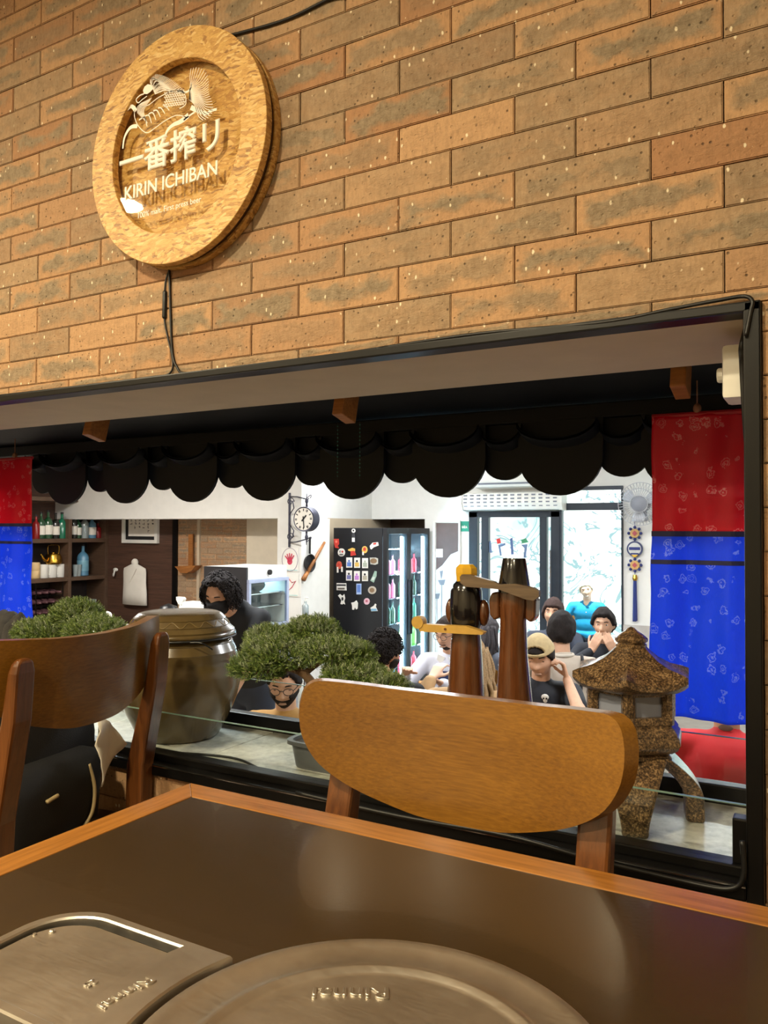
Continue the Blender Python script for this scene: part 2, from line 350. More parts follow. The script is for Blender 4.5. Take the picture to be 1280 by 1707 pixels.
def link(name, me, parent=None, loc=None, rot=None):
    o = bpy.data.objects.new(name, me); COL.objects.link(o)
    if parent is not None: o.parent = parent
    if loc is not None: o.location = loc
    if rot is not None: o.rotation_euler = rot
    return o
def tag(o, label=None, cat=None, group=None, kind=None):
    if label: o['label'] = label
    if cat: o['category'] = cat
    if group: o['group'] = group
    if kind: o['kind'] = kind
    return o
def thing(name, label, cat, loc=(0, 0, 0), rotz=0, group=None):
    o = bpy.data.objects.new(name, None); COL.objects.link(o); o.empty_display_size = .05
    o.location = loc; o.rotation_euler = (0, 0, rotz); return tag(o, label, cat, group)
def struct(name, parent=None):
    o = bpy.data.objects.new(name, None); COL.objects.link(o); o.empty_display_size = .05; o['kind'] = 'structure'
    if parent: o.parent = parent
    return o
def dup(root, loc, rotz, label=None, group=None):
    r = root.copy(); COL.objects.link(r); r.location = loc; r.rotation_euler = (0, 0, rotz)
    if label: r['label'] = label
    if group: r['group'] = group
    for ch in list(root.children):
        c = ch.copy(); COL.objects.link(c); c.parent = r
        for g in ch.children:
            d = g.copy(); COL.objects.link(d); d.parent = c
    return r
def txt(body, size, name, mat, parent, mtx, extrude=.0006, bold=0.0, align='CENTER', shear=0):
    cu = bpy.data.curves.new(name, 'FONT'); cu.body = body; cu.size = size; cu.extrude = extrude; cu.bevel_depth = bold; cu.bevel_resolution = 0; cu.align_x = align; cu.align_y = 'CENTER'; cu.shear = shear; cu.resolution_u = 4
    t = bpy.data.objects.new(name + '_curve', cu); COL.objects.link(t)
    me = bpy.data.meshes.new_from_object(t.evaluated_get(bpy.context.evaluated_depsgraph_get()))
    bpy.data.objects.remove(t); me.materials.clear(); me.materials.append(M[mat] if isinstance(mat, str) else mat)
    me.transform(mtx); me.name = name; return link(name, me, parent)
# text lies in XY facing +Z; FACE turns it upright facing -Y
FACE = Matrix.Rotation(PI / 2, 4, 'X')
def bez(pts, n=8):                     # Catmull-Rom through points
    P = [Vector(p) for p in pts]; out = []
    for i in range(len(P) - 1):
        a, b, c, d = P[max(i - 1, 0)], P[i], P[i + 1], P[min(i + 2, len(P) - 1)]
        for k in range(n):
            t = k / n; out.append(.5 * ((2 * b) + (c - a) * t + (2 * a - 5 * b + 4 * c - d) * t * t + (3 * b - a - 3 * c + d) * t ** 3))
    out.append(P[-1]); return out

# ================================================================== the setting
WY, WB = 1.34, 1.72                       # brick face and far face of the wall with the serving hatch
ZT, ZB, XR, XL = 1.488, .605, -.118, -3.1   # opening: soffit, ledge, right and left jamb
FLO = -.80                                # floor of the dining room beyond (ours is 0)
YB = 9.05                                 # street front of the dining room
def sbox(name, lo, hi, mat, parent=None, kind=True):
    o = MB().box(lo, hi).build(name, mat, parent)
    if kind and parent is None: o['kind'] = 'structure'
    return o
sbox('floor_near', (-5, -3.2, -.12), (2.6, WB, 0), 'floor_dark')
sbox('floor_dining', (-9.3, WB, FLO - .1), (2.6, YB + .3, FLO), 'floor_tile')
sbox('ceiling_near', (-5, -3.2, 2.72), (2.6, WY + .02, 2.85), 'plaster_warm')
sbox('ceiling_dining', (-9.3, WB - .1, 2.28), (2.6, YB + .3, 2.45), 'plaster')
sbox('wall_near_left', (-5.1, -3.2, 0), (-5, WY + .02, 2.75), 'plaster_warm')
sbox('wall_near_right', (2.5, -3.2, 0), (2.6, WY + .02, 2.75), 'plaster_warm')
sbox('wall_near_back', (-5, -3.3, 0), (2.6, -3.2, 2.75), 'plaster_warm')
wf = struct('wall_front'); b0 = WY + .014
for lo, hi in (((-9.3, b0, 1.497), (2.6, WB, 2.75)), ((-9.3, b0, FLO), (2.6, WB, .59)), ((XR + .02, b0, .59), (2.6, WB, 1.497)), ((-9.3, b0, .59), (XL, WB, 1.497))):
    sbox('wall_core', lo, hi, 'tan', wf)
# facing bricks: one object each where the photograph shows them, the rest joined
BL, BH = .2360, .0676
bmn = bmesh.new(); bmesh.ops.create_cube(bmn, size=1)
for p in bmn.verts: p.co = Vector((p.co.x * (BL - .0022), p.co.y * .014, p.co.z * (BH - .0020)))
bmesh.ops.bevel(bmn, geom=[e for e in bmn.edges if all(v.co.y < 0 for v in e.verts)], offset=.0017, segments=2, affect='EDGES')
uvl = bmn.loops.layers.uv.new('UVMap')
for f in bmn.faces:
    for l in f.loops: l[uvl].uv = (l.vert.co.x / BL + .5, l.vert.co.z / BH + .5)
brick_me = bpy.data.meshes.new('brick'); bmn.to_mesh(brick_me); brick_me.materials.append(M['brick'])
def project(p):
    q = p - Vector((0, 0, ZC)); z = q.dot(F); return 640 + FPX * q.dot(RV) / z, 853.5 - FPX * q.dot(UV) / z
rest = bmesh.new(); cnt = 0
def place_brick(x0, x1, z0, z1, y, parent, seen, rest):
    c = Vector(((x0 + x1) / 2, y + .007 + U(-.0007, .0007), (z0 + z1) / 2)); sx, sz = (x1 - x0) / BL, (z1 - z0) / BH
    if seen:
        o = link('brick', brick_me, parent, c); o.scale = (sx, 1, sz); o.rotation_euler = (U(-.004, .004), 0, U(-.003, .003)); return 1
    t = brick_me.copy(); t.transform(Matrix.Translation(c) @ Matrix.Diagonal((sx, 1, sz, 1))); rest.from_mesh(t); bpy.data.meshes.remove(t); return 0
zr0 = ZC + .4415
for k in range(-19, 18):
    z0, z1 = zr0 + k * BH, zr0 + (k + 1) * BH
    ph = -.382 if k % 2 else -.493          # running bond
    i0 = int((-4.2 - ph) / BL); i1 = int((.9 - ph) / BL) + 1
    for i in range(i0, i1):
        x0, x1 = ph + i * BL, ph + (i + 1) * BL
        segs = [(x0, x1, z0, z1)]
        if z1 > .59 and z0 < 1.502:           # cut by the opening
            segs = []
            if z1 > 1.502 + .006: segs.append((x0, x1, 1.504, z1))
            if z0 < .588 - .006: segs.append((x0, x1, z0, .586))
            if x1 > -.084: segs.append((max(x0, -.093), x1, max(z0, .587), min(z1, 1.503)))
        for a, b, c, d in segs:
            vis = any(-12 < u < 1292 and -12 < v < 1500 for u, v in (project(Vector((px, WY, pz))) for px in (a, b) for pz in (c, d)))
            if d < .6 and b > -.55: vis = False
            cnt += place_brick(a, b, c, d, WY, wf, vis, rest)
me = bpy.data.meshes.new('brick_rest'); rest.to_mesh(me); rest.free(); me.materials.append(M['brick']); o = link('brick_rest', me, wf); o['kind'] = 'stuff'

# opening: soffit, jamb, ledge tiles, black frame, low panes
sbox('soffit', (XL, b0, 1.488), (XR + .02, WB, 1.4975), 'soffit', wf)
sbox('jamb', (XR, b0 + .012, .60), (XR + .021, WB, 1.49), 'soffit', wf)
sbox('jamb_far', (XL - .01, b0 + .012, .60), (XL, WB, 1.49), 'soffit', wf)
led = struct('trim_1'); x = -3.1
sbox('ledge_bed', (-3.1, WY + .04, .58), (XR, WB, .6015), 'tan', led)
for a, b in ((-3.1, -2.66), (-2.66, -2.21), (-2.21, -1.76), (-1.76, -1.312), (-1.312, -.86), (-.86, -.41), (-.41, XR)):
    MB().bbox((a + .0015, WY + .046, .590), (b - .0015, WB + .0, .605), .002).build('ledge_tile', 'ledge', led)
win = struct('window_1')
def bar(name, lo, hi, mat='black_metal', b=.003): return MB().bbox(lo, hi, b).build(name, mat, win)
bar('frame_top', (XL, WY - .012, 1.4865), (-.094, WY + .035, 1.5035))
bar('frame_side', (-.119, WY - .012, .56), (-.094, WY + .035, 1.5030))
bar('frame_side', (XL - .02, WY - .012, .588), (XL + .005, WY + .035, 1.5030))
bar('frame_bottom', (XL, WY - .014, .588), (-.119, WY + .05, .613))
bar('frame_lip', (XL, WY + .012, .6125), (-.119, WY + .05, .630))
MB().box((XL, WY - .0145, .6085), (-.12, WY - .013, .6105)).build('frame_bead', 'chrome', win)
bar('pane_clip', (-.142, WY + .022, .629), (-.119, WY + .05, .70))
MB().bbox((XL, WY + .028, .63), (-.122, WY + .034, .7195), .001).build('pane', 'glass', win)
MB().box((XL, WY + .0278, .7196), (-.122, WY + .0342, .7210)).build('pane_edge', 'glass_edge', win)
bar('back_rail', (XL, WB + .001, .600), (-.119, WB + .035, .642))
MB().bbox((XL, WB + .014, .642), (-.122, WB + .020, .7345), .001).build('pane', 'glass', win)
MB().box((XL, WB + .0138, .7346), (-.122, WB + .0202, .7360)).build('pane_edge', 'glass_edge', win)

# dining room shell
KY, KP = 7.0, 7.5                        # kitchen bulkhead / kitchen back wall
zb = at(250, 865, KY).z
XS = at(181, 900, KP).x                   # plane of the bar shelf
p0, p1 = at(462, 950, KY).x, at(502, 950, KY).x
sbox('wall_left', (XS - .6, WB, FLO), (XS - .45, KP, 2.3), 'brown_panel')
sbox('wall_bulkhead', (XS - .45, KY, zb), (p1, KP, 2.3), 'plaster')
sbox('wall_pillar', (p0, KY + .001, FLO), (p1, KP + .05, zb), 'plaster')
kw = struct('wall_kitchen')
k1, k2, k3, k4 = [at(u, 900, KP).x for u in (290, 297, 335, 411)]
sbox('panel', (XS - .45, KP, FLO), (k1, KP + .1, zb + .1), 'brown_panel', kw)
sbox('panel_strip', (k1, KP - .03, FLO), (k2, KP + .1, zb + .1), 'black_metal', kw)
sbox('panel_core', (k2, KP + .012, FLO), (k4, KP + .1, zb + .1), 'brown_panel', kw)
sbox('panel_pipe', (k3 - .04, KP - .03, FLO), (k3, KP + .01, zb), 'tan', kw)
sbox('panel_cream', (k4, KP, FLO), (p0, KP + .1, zb + .1), 'plaster_warm', kw)
rest = bmesh.new()
for k in range(0, 24):
    z1 = zb - k * BH * 1.05; z0 = z1 - BH * 1.05; xx = k2 + (.0 if k % 2 else -.11)
    while xx < k4 - .02:
        a, b = max(xx, k2), min(xx + BL * 1.05, k4)
        if b - a > .02: place_brick(a, b, z0, z1, KP - .002, kw, k < 9, rest)
        xx += BL * 1.05
M['brick_dark'] = M['brick']
me = bpy.data.meshes.new('brick_rest'); rest.to_mesh(me); rest.free(); me.materials.append(M['brick']); o = link('brick_rest', me, kw); o['kind'] = 'stuff'
sbox('wall_niche_side', (p0 - .1, KP + .05, FLO), (p0 - .0, YB, 1.285), 'tan')  # tan here stands in for warm light on white plaster
sbox('wall_niche_side_upper', (p0 - .1, KP + .05, 1.285), (p0 - .0, YB, 2.3), 'plaster')
wb = struct('wall_back'); zh = 1.285
nx0, nx1 = p0, at(708, 900, YB).x
dx0, dx1, wx0, wx1 = [at(u, 900, YB).x for u in (783, 933, 935, 1039)]
zdt = at(860, 853, YB).z; zwt = at(990, 815, YB).z
for n, lo, hi, m in (('wall_upper', (nx0, YB, zh), (dx0, YB + .2, 2.3), 'plaster'), ('wall_pier', (nx1, YB, FLO), (dx0, YB + .2, zh), 'plaster'),
                     ('wall_over_door', (dx0, YB, zwt), (2.6, YB + .2, 2.3), 'plaster'), ('wall_door_head', (dx0, YB, zdt), (dx1, YB + .2, zwt), 'plaster'),
                     ('wall_pier', (wx1, YB, FLO), (-1.25, YB + .2, zwt), 'plaster'), ('wall_pier', (1.0, YB, FLO), (2.6, YB + .2, zwt), 'plaster'),
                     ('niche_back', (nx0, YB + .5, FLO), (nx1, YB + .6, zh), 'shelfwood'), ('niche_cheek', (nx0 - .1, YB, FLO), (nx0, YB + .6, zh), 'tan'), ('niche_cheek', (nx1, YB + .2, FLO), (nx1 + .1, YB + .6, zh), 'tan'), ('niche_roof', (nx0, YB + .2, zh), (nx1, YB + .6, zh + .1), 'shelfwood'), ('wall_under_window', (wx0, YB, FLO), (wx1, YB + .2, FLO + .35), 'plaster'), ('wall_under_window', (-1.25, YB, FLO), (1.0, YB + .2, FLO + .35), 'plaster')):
    sbox(n, lo, hi, m, wb)
sbox('wainscot', (wx1 + .002, YB - .03, FLO), (-1.27, YB - .001, at(1060, 1042, YB).z), 'grey_tile', wb)
sbox('wall_right', (2.6, WB, FLO), (2.75, YB, 2.3), 'plaster')
# street door and shop windows
d1 = struct('door_1')
def fr(par, n, u0, v0, u1, v1, m='dark_frame', y0=-.03, y1=.05):
    a, b = at(u0, v0, YB), at(u1, v1, YB); lo = (min(a.x, b.x), YB + y0, min(a.z, b.z)); hi = (max(a.x, b.x), YB + y1, max(a.z, b.z)); return MB().bbox(lo, hi, .004).build(n, m, par)
zf = FLO
def post(par, n, u0, u1, m='dark_frame', z1=zdt, y0=-.03): return MB().bbox((at(u0, 900, YB).x, YB + y0, zf), (at(u1, 900, YB).x, YB + .05, z1), .004).build(n, m, par)
post(d1, 'frame_post', 783, 797); post(d1, 'frame_post', 919, 934); fr(d1, 'frame_head', 783, 853, 934, 862)
post(d1, 'door_stile', 803, 815, z1=zdt - .06, y0=-.02); post(d1, 'door_stile', 900, 912, z1=zdt - .06, y0=-.02)
MB().bbox((at(815, 900, YB).x, YB - .02, FLO), (at(900, 900, YB).x, YB + .03, FLO + .22), .004).build('door_rail', 'dark_frame', d1)
MB().box((at(797, 900, YB).x, YB + .005, FLO), (at(919, 900, YB).x, YB + .012, zdt - .05)).build('pane', 'winglass', d1)
hx = at(920, 950, YB).x
MB().tube([(hx, YB - .075, at(920, 1005, YB).z), (hx, YB - .075, at(920, 917, YB).z)], .012, 10).tube([(hx, YB - .075, .3), (hx, YB - .02, .3)], .008).tube([(hx, YB - .075, .85), (hx, YB - .02, .85)], .008).build('door_handle', 'chrome', d1)
# painted letters on the door glass
def on(u, v, Y=YB - .004): p = at(u, v, Y); return (p.x, p.z)
for pts, c in ((((805, 899), (811, 897), (814, 908), (808, 910)), srgb(200, 40, 40)), (((827, 899), (833, 897), (835, 905), (829, 907)), srgb(200, 40, 40)), (((815, 903), (818, 901), (820, 922), (815, 921)), srgb(90, 110, 140)),
               (((830, 908), (842, 905), (842, 909), (834, 912), (836, 926), (833, 926)), srgb(90, 110, 140)), (((850, 898), (854, 896), (856, 924), (852, 925)), srgb(70, 90, 130)), (((868, 900), (876, 897), (881, 904), (870, 906)), srgb(60, 130, 90)), (((868, 908), (879, 907), (876, 930), (872, 930), (874, 914)), srgb(90, 110, 140))):
    MB().prism([on(*p) for p in pts], YB - .004, YB + .004).build('door_letter', plain('door_letter_%d%d' % (int(c[0] * 99), int(c[2] * 99)), c, .5), d1)
w2 = struct('window_2')
post(w2, 'frame_post', 934.5, 937.5, z1=zwt); post(w2, 'frame_post', 1036, 1039, z1=zwt); fr(w2, 'transom', 935, 839, 1039, 850); fr(w2, 'frame_head', 935, 812, 1039, 816)
MB().box((wx0, YB + .005, FLO + .3), (wx1, YB + .012, zwt)).build('pane', 'winglass', w2)
w3 = struct('window_3')
for a, b, c, d in ((-1.25, -1.2, FLO + .35, zwt), (.95, 1.0, FLO + .35, zwt), (-.2, -.15, FLO + .35, zwt)): MB().bbox((a, YB - .03, c), (b, YB + .05, d), .004).build('frame_post', 'dark_frame', w3)
for a, b in ((FLO + .33, FLO + .39), (1.33, 1.5)): MB().bbox((-1.25, YB - .03, a), (1.0, YB + .05, b), .004).build('frame_rail', 'dark_frame', w3)
MB().box((-1.22, YB + .005, FLO + .35), (.97, YB + .012, zwt)).build('pane', 'winglass', w3)
# outside
sbox('ground_street', (-14, YB + .3, FLO - .2), (10, 30, FLO - .05), plain('street_concrete', srgb(170, 166, 160), .8, bump=.2))
o = MB().box((-14, 13.6, FLO - .1), (8, 13.9, 4.5)).build('wall_across_street', 'mural'); o['kind'] = 'structure'

# ================================================================== tiled eave over the hatch
EY = 2.10
ev = thing('tiled_eave', 'black tiled eave with scalloped tile ends hanging over the hatch', 'roof', (0, 0, 0))
x0, x1 = -3.6, 1.0
zl = at(640, 719, EY).z                                   # line the tile ends hang from
# sloping underside and its front batten
MB().prism([(WB + .002, 1.53), (EY + .06, zl + .035), (EY + .06, zl + .075), (WB + .002, 1.60)], x0, x1, axis='x').build('eave_deck', 'roof', ev)
MB().bbox((x0, EY - .02, zl - .004), (x1, EY + .03, zl + .036), .004).build('eave_batten', 'roof', ev)
def tongue(w, h, n=18):                                   # outline of a tile end: straight sides, round bottom
    return [(-w / 2, 0)] + [(-w / 2 * math.cos(PI * k / n), -(h - w * .46) - w * .46 * math.sin(PI * k / n)) for k in range(n + 1)] + [(w / 2, 0)]
def trough(w, h, d, slope, lip):
    # curved channel tile running up under the deck, with a flat pendant end plate
    m = MB(); out = tongue(w, h); m.prism([(x, z) for x, z in out], -.006, .006)
    n = 12; ra, rb = [], []
    for k in range(n + 1):
        a = PI * k / n; X = -w / 2 * .94 * math.cos(a); Z = -.032 - .05 * math.sin(a)
        ra.append(Vector((X, 0, Z))); rb.append(Vector((X, -d, Z + slope * d)))
    m.ring([ra, rb], cap=False, closed=False); m.ring([[p + Vector((0, 0, .008)) for p in rb], [p + Vector((0, 0, .008)) for p in ra]], cap=False, closed=False)
    return m
big = None; small = None; PB = .329
for i in range(-3, 6):
    x = -1.297 + (i) * PB
    if big is None: big = trough(.232, zl - 1.243, .045, .42, 1).build('tile_end', 'roof', ev, 40, (x, EY - .012, zl)); bm_ = big.data
    else: link('tile_end', bm_, ev, (x, EY - .012, zl))
    xs = x + .163
    if small is None: small = trough(.135, zl - 1.29, .045, .42, 1).build('tile_end_small', 'roof', ev, 40, (xs, EY + .014, zl)); sm_ = small.data
    else: link('tile_end_small', sm_, ev, (xs, EY + .014, zl))
link('tile_end', bm_, ev, (-1.297 - 4 * PB, EY - .012, zl)); link('tile_end_small', sm_, ev, (-1.297 - 4 * PB + .163, EY + .014, zl)); link('tile_end_small', sm_, ev, (-1.297 - 5 * PB + .163, EY + .014, zl))
for x in (-2.085, -1.126, -.281, -3.0, .55):
    MB().bbox((x - .016, WB + .034, 1.442), (x + .016, WB + .105, 1.525), .003, rot=Matrix.Rotation(-.25, 3, 'X'), piv=(x, WB + .06, 1.52)).build('rafter', 'rafter', ev)
# bead strands
for u, c in ((563, 0), (600, 1)):
    top = at(u, 668, EY - .10); s = thing('bead_strand', ('green bead strand hanging beside the wooden rafter end' if c else 'green bead strand hanging below the middle of the eave'), 'beads', (top.x, top.y, zl - .15), group='bead strands under the eave')
    m = MB()
    for k in range(14): m.ell((0, 0, .16 - k * .0115), .0022, nu=6, nv=5)
    m.build('beads', plain('green_beads', srgb(30, 110, 96), .3), s); MB().tube([(0, 0, .17), (0, 0, 0)], .0006, 5).build('thread', 'cable', s)

# ------------------------------------------------------------------ silk hangings
def hanging(x0, x1, y, zt, zs, zbt, label, seed, hook, bulge=0.0):
    w = x1 - x0; t = thing('silk_hanging', label, 'curtain', ((x0 + x1) / 2, y, zt), group='red and blue silk hangings')
    def sheet(za, zc, name, mat, dx0=0, dx1=0, nz=30, nx=28):
        m = MB(); rows = []
        for j in range(nz + 1):
            z = za + (zc - za) * j / nz; row = []
            f = max(0, (zt - z) / (zt - zbt))
            for i in range(nx + 1):
                q = i / nx - .5
                yy = .012 * math.sin(q * 9 + seed + f * 1.4) * f + .006 * math.sin(q * 21 + seed * 2 + f * 3) * f + .01 * noise.noise((q * 3, z * 4, seed))
                xx = q * (w + bulge * max(0, f - .35)) + .004 * noise.noise((z * 9, q * 2, seed + 4)); row.append(Vector((xx, yy, z - zt)))
            rows.append(row)
        m.ring(rows, cap=False, closed=False); o = m.build(name, mat, t, True)
        md = o.modifiers.new('cloth', 'SOLIDIFY'); md.thickness = .0006; return o
    sheet(zt, zs, 'red_panel', 'red_silk'); sheet(zs, zbt, 'blue_panel', 'blue_silk', nz=44)
    def strip(z, th, name, mat):
        m = MB(); rows = []
        for dz in (th / 2, -th / 2):
            row = []
            for i in range(29):
                q = i / 28 - .5; f = (zt - z) / (zt - zbt)
                yy = .012 * math.sin(q * 9 + seed + f * 1.4) * f + .006 * math.sin(q * 21 + seed * 2 + f * 3) * f + .01 * noise.noise((q * 3, z * 4, seed)) - .002
                row.append(Vector((q * (w + bulge * max(0, f - .35)), yy, z + dz - zt)))
            rows.append(row)
        o = m.ring(rows, cap=False, closed=False).build(name, mat, t); md = o.modifiers.new('cloth', 'SOLIDIFY'); md.thickness = .001; return o
    strip(zs, .012, 'seam', plain('navy_seam', srgb(12, 16, 70), .6)); strip(zs - (zs - zbt) * .155, .010, 'tie_band', plain('navy_seam', srgb(12, 16, 70), .6))
    MB().tube([(-w / 2, 0, 0), (w / 2, 0, 0)], .006, 8).build('rod', plain('red_rod', srgb(150, 16, 30), .5), t)
    hx = hook - (x0 + x1) / 2
    MB().tube([(hx, 0, .006), (hx, 0, .075)], .0016, 6).ell((hx, 0, .012), (.009, .009, .012)).build('cord_knot', plain('brown_cord', srgb(120, 80, 60), .7), t)
    return t
HY = 1.88
a, b = at(1087, 692, HY), at(1247, 694, HY)
hanging(a.x, b.x, HY, (a.z + b.z) / 2 + .004, at(1165, 890, HY).z, at(1165, 1200, HY).z, 'red over blue silk hanging beside the stone lantern', 1.3, at(1162, 690, HY).x, .03)
b = at(54, 765, HY); hanging(b.x - .30, b.x, HY, b.z + .004, at(54, 875, HY).z, b.z - .66, 'red over blue silk hanging behind the chair with the backpack', 3.1, b.x - .1)

# ------------------------------------------------------------------ round sign on the bricks
SX, SZ, SR = -1.275, 2.003, .262
SY = WY - .048
sg = thing('round_sign', 'round chipboard sign with white lettering on the brick wall', 'sign', (SX, WY, SZ))
def annulus(ro, ri, y0, y1, n=72):
    m = MB(); A = []
    for r, y in ((ro, y1), (ro, y0 + .001), (ro - .001, y0), (ri + .001, y0), (ri, y0 + .001), (ri, y1)):
        A.append([Vector((r * math.cos(2 * PI * k / n), y, r * math.sin(2 * PI * k / n))) for k in range(n)])
    A.append(A[0]); return m.ring(A, cap=False)
annulus(SR, .193, -.050, -.032).build('front_ring', 'osb', sg, 40)
annulus(SR * .975, .225, -.032, -.018).build('spacer_ring', plain('dark_edge', srgb(70, 44, 22), .7), sg, 40)
MB().prism([(SR * 1.0 * math.cos(2 * PI * k / 72), SR * 1.0 * math.sin(2 * PI * k / 72)) for k in range(72)], -.018, -.001).build('back_disc', 'osb', sg)
acr = MB().prism([(.1925 * math.cos(2 * PI * k / 64), .1925 * math.sin(2 * PI * k / 64)) for k in range(64)], -.044, -.041).build('acrylic_disc', 'acrylic', sg)
def sgn(px, py):                                            # spot measured on the sign face -> sign coordinates
    p = at(120 + px / 3.765, 30 + py / 3.765, WY - .045); return Vector((p.x - SX, 0, p.z - SZ))
class RB(MB):
    def stroke(s, pts, w0, w1=None, n=5):
        P = bez([sgn(*p) for p in pts], n); w1 = w0 if w1 is None else w1; L = []; Rr = []
        for i, p in enumerate(P):
            t = (P[min(i + 1, len(P) - 1)] - P[max(i - 1, 0)]); t.normalize(); nrm = Vector((-t.z, 0, t.x)); w = w0 + (w1 - w0) * i / (len(P) - 1)
            L.append(p + nrm * w / 2); Rr.append(p - nrm * w / 2)
        for row in (L, Rr):
            for q in row: q.y = -.0448
        return s.ring([L, Rr], cap=False, closed=False)
    def blob(s, pts):
        P = [sgn(*p) for p in pts]
        for q in P: q.y = -.0449
        c = sum(P, Vector()) / len(P); n = len(P); return s.add(P + [c], [(i, (i + 1) % n, n) for i in range(n)])
m = RB(); w = .0014
m.blob([(455, 430), (475, 415), (500, 420), (508, 445), (490, 465), (470, 478), (450, 475), (445, 455)])
m.stroke([(450, 476), (425, 486), (402, 512), (415, 532), (440, 512), (470, 490)], .003, .002)
for j in range(7):
    for i in range(9):
        px, py = 585 + i * 14 + (j % 2) * 7, 470 + j * 14 - i * 2
        if 565 < px < 712: m.stroke([(px - 6, py - 4), (px, py + 5), (px + 6, py - 4)], .0021, n=3)
m.stroke([(600, 468), (660, 448), (706, 478), (712, 540), (674, 568)], .0022)
for k in range(6):                                         # ribbed belly and flank
    q = k / 5; m.stroke([(420 + 150 * q, 640 - 95 * q), (455 + 130 * q, 625 - 75 * q), (470 + 140 * q, 680 - 100 * q)], .0035, .002)
m.stroke([(395, 575), (392, 620), (418, 680), (468, 720), (520, 690), (590, 640), (660, 610), (720, 625)], .002)
m.stroke([(430, 560), (480, 545), (540, 500), (600, 470)], .002)
m.stroke([(400, 585), (385, 562), (365, 556), (330, 592), (300, 622), (290, 655)], .011, .004)
m.stroke([(288, 660), (300, 640), (312, 640)], .004)
m.stroke([(410, 678), (372, 684), (345, 715), (326, 760), (318, 820)], .010, .004)
m.stroke([(730, 610), (680, 650), (635, 670), (598, 705), (580, 755)], .013, .005)
m.stroke([(745, 560), (790, 582), (842, 600), (870, 582), (908, 572)], .011, .005)
m.stroke([(660, 460), (715, 465), (745, 440), (748, 405)], .006, .003); m.stroke([(700, 640), (740, 610), (770, 590)], .004)
R2 = random.Random(3)
for k in range(24):                                        # mane
    a = k / 23; sx, sy = 490 + 30 * a, 408 + 70 * a; ex, ey = 510 + 190 * a, 350 + 100 * a - 25 * math.sin(a * PI)
    m.stroke([(sx, sy), (sx + (ex - sx) * .35 + R2.uniform(-8, 8), sy + (ey - sy) * .35 - 14), (sx + (ex - sx) * .7, sy + (ey - sy) * .7 + 9), (ex, ey)], w)
for k in range(26):                                        # tail
    a = k / 25; sx, sy = 735, 470 + 40 * a; ang = -1.5 + 2.5 * a; L = 150 + 25 * math.sin(a * 9)
    m.stroke([(sx, sy), (sx + L * .35 * math.cos(ang) + 4, sy + L * .35 * math.sin(ang) - 10), (sx + L * .7 * math.cos(ang) - 3, sy + L * .7 * math.sin(ang) + 9), (sx + L * math.cos(ang), sy + L * math.sin(ang) - 4)], w)
for k in range(9):                                         # chest hair
    a = k / 8; m.stroke([(440 + 60 * a, 530 - 30 * a), (405 + 40 * a + 5, 560 + 20 * a), (412 + 60 * a, 600 + 60 * a)], w)
m.build('emblem', 'white_paint', sg)
def sgt(body, size, px, py, name, bold=0, sx=1, shear=0):
    c = sgn(px, py); return txt(body, size, name, 'white_paint', sg, Matrix.Translation((c.x, -.0452, c.z)) @ FACE @ Matrix.Diagonal((sx, 1, 1, 1)), .0004, bold, shear=shear)
sgt('一番搾リ', .076, 615, 835, 'lettering', .0022, 1.06); sgt('KIRIN ICHIBAN', .0445, 612, 1030, 'lettering', .0010, .95, .0); sgt('100% malt. First press beer', .0180, 605, 1193, 'lettering', .0001, .98)
# sign cables
def cable(name, label, pts, r=.0028, cat='cable', n=6, **k):
    o = MB().tube(bez(pts, n), r, 8).build(name, 'cable', None, True); return tag(o, label, cat, **k)
def wall(u, v, y=WY - .004): p = at(u, v, y); return (p.x, p.y, p.z)
cable('sign_cable', 'black cable rising from the round sign to the ceiling', [wall(366, 64), wall(400, 55), wall(455, 40), wall(495, 25), wall(545, 0), wall(640, -45), (-.58, WY - .004, 2.5), (-.5, WY - .004, 2.715)], .0034)
t = thing('power_cable', 'black cable with inline plug hanging below the round sign', 'cable', wall(281, 437))
def rel(u, v, y=WY - .004): return Vector(wall(u, v, y)) - Vector(wall(281, 437))
MB().tube(bez([rel(281, 434), rel(282, 455), rel(283, 480), rel(284, 520), rel(287, 585), rel(295, 612), rel(312, 622), rel(400, 612), rel(520, 597), rel(640, 579)], 6), .0028, 8).build('cord', 'cable', t, True)
MB().tube(bez([rel(282, 450), rel(276, 470), rel(274, 500), rel(274, 532), rel(279, 560), rel(286, 590), rel(288, 612), rel(280, 624), rel(255, 628), rel(160, 640), rel(60, 652), rel(-30, 662)], 6), .0022, 8).build('cord', 'cable', t, True)
MB().cap2(rel(275, 488), rel(274, 528), .0055, .0055).build('plug', 'cable', t, True)
FY = WY - .016
cable('frame_cable', 'black cable running along the top of the hatch frame', [wall(640, 579, FY + .01), wall(800, 556, FY + .01), wall(1000, 538, FY + .006), wall(1120, 515, FY + .006), wall(1200, 500, FY + .006), wall(1240, 494, FY + .006), wall(1254, 502, FY), wall(1251, 520, FY), wall(1243, 560, FY)], .0032)
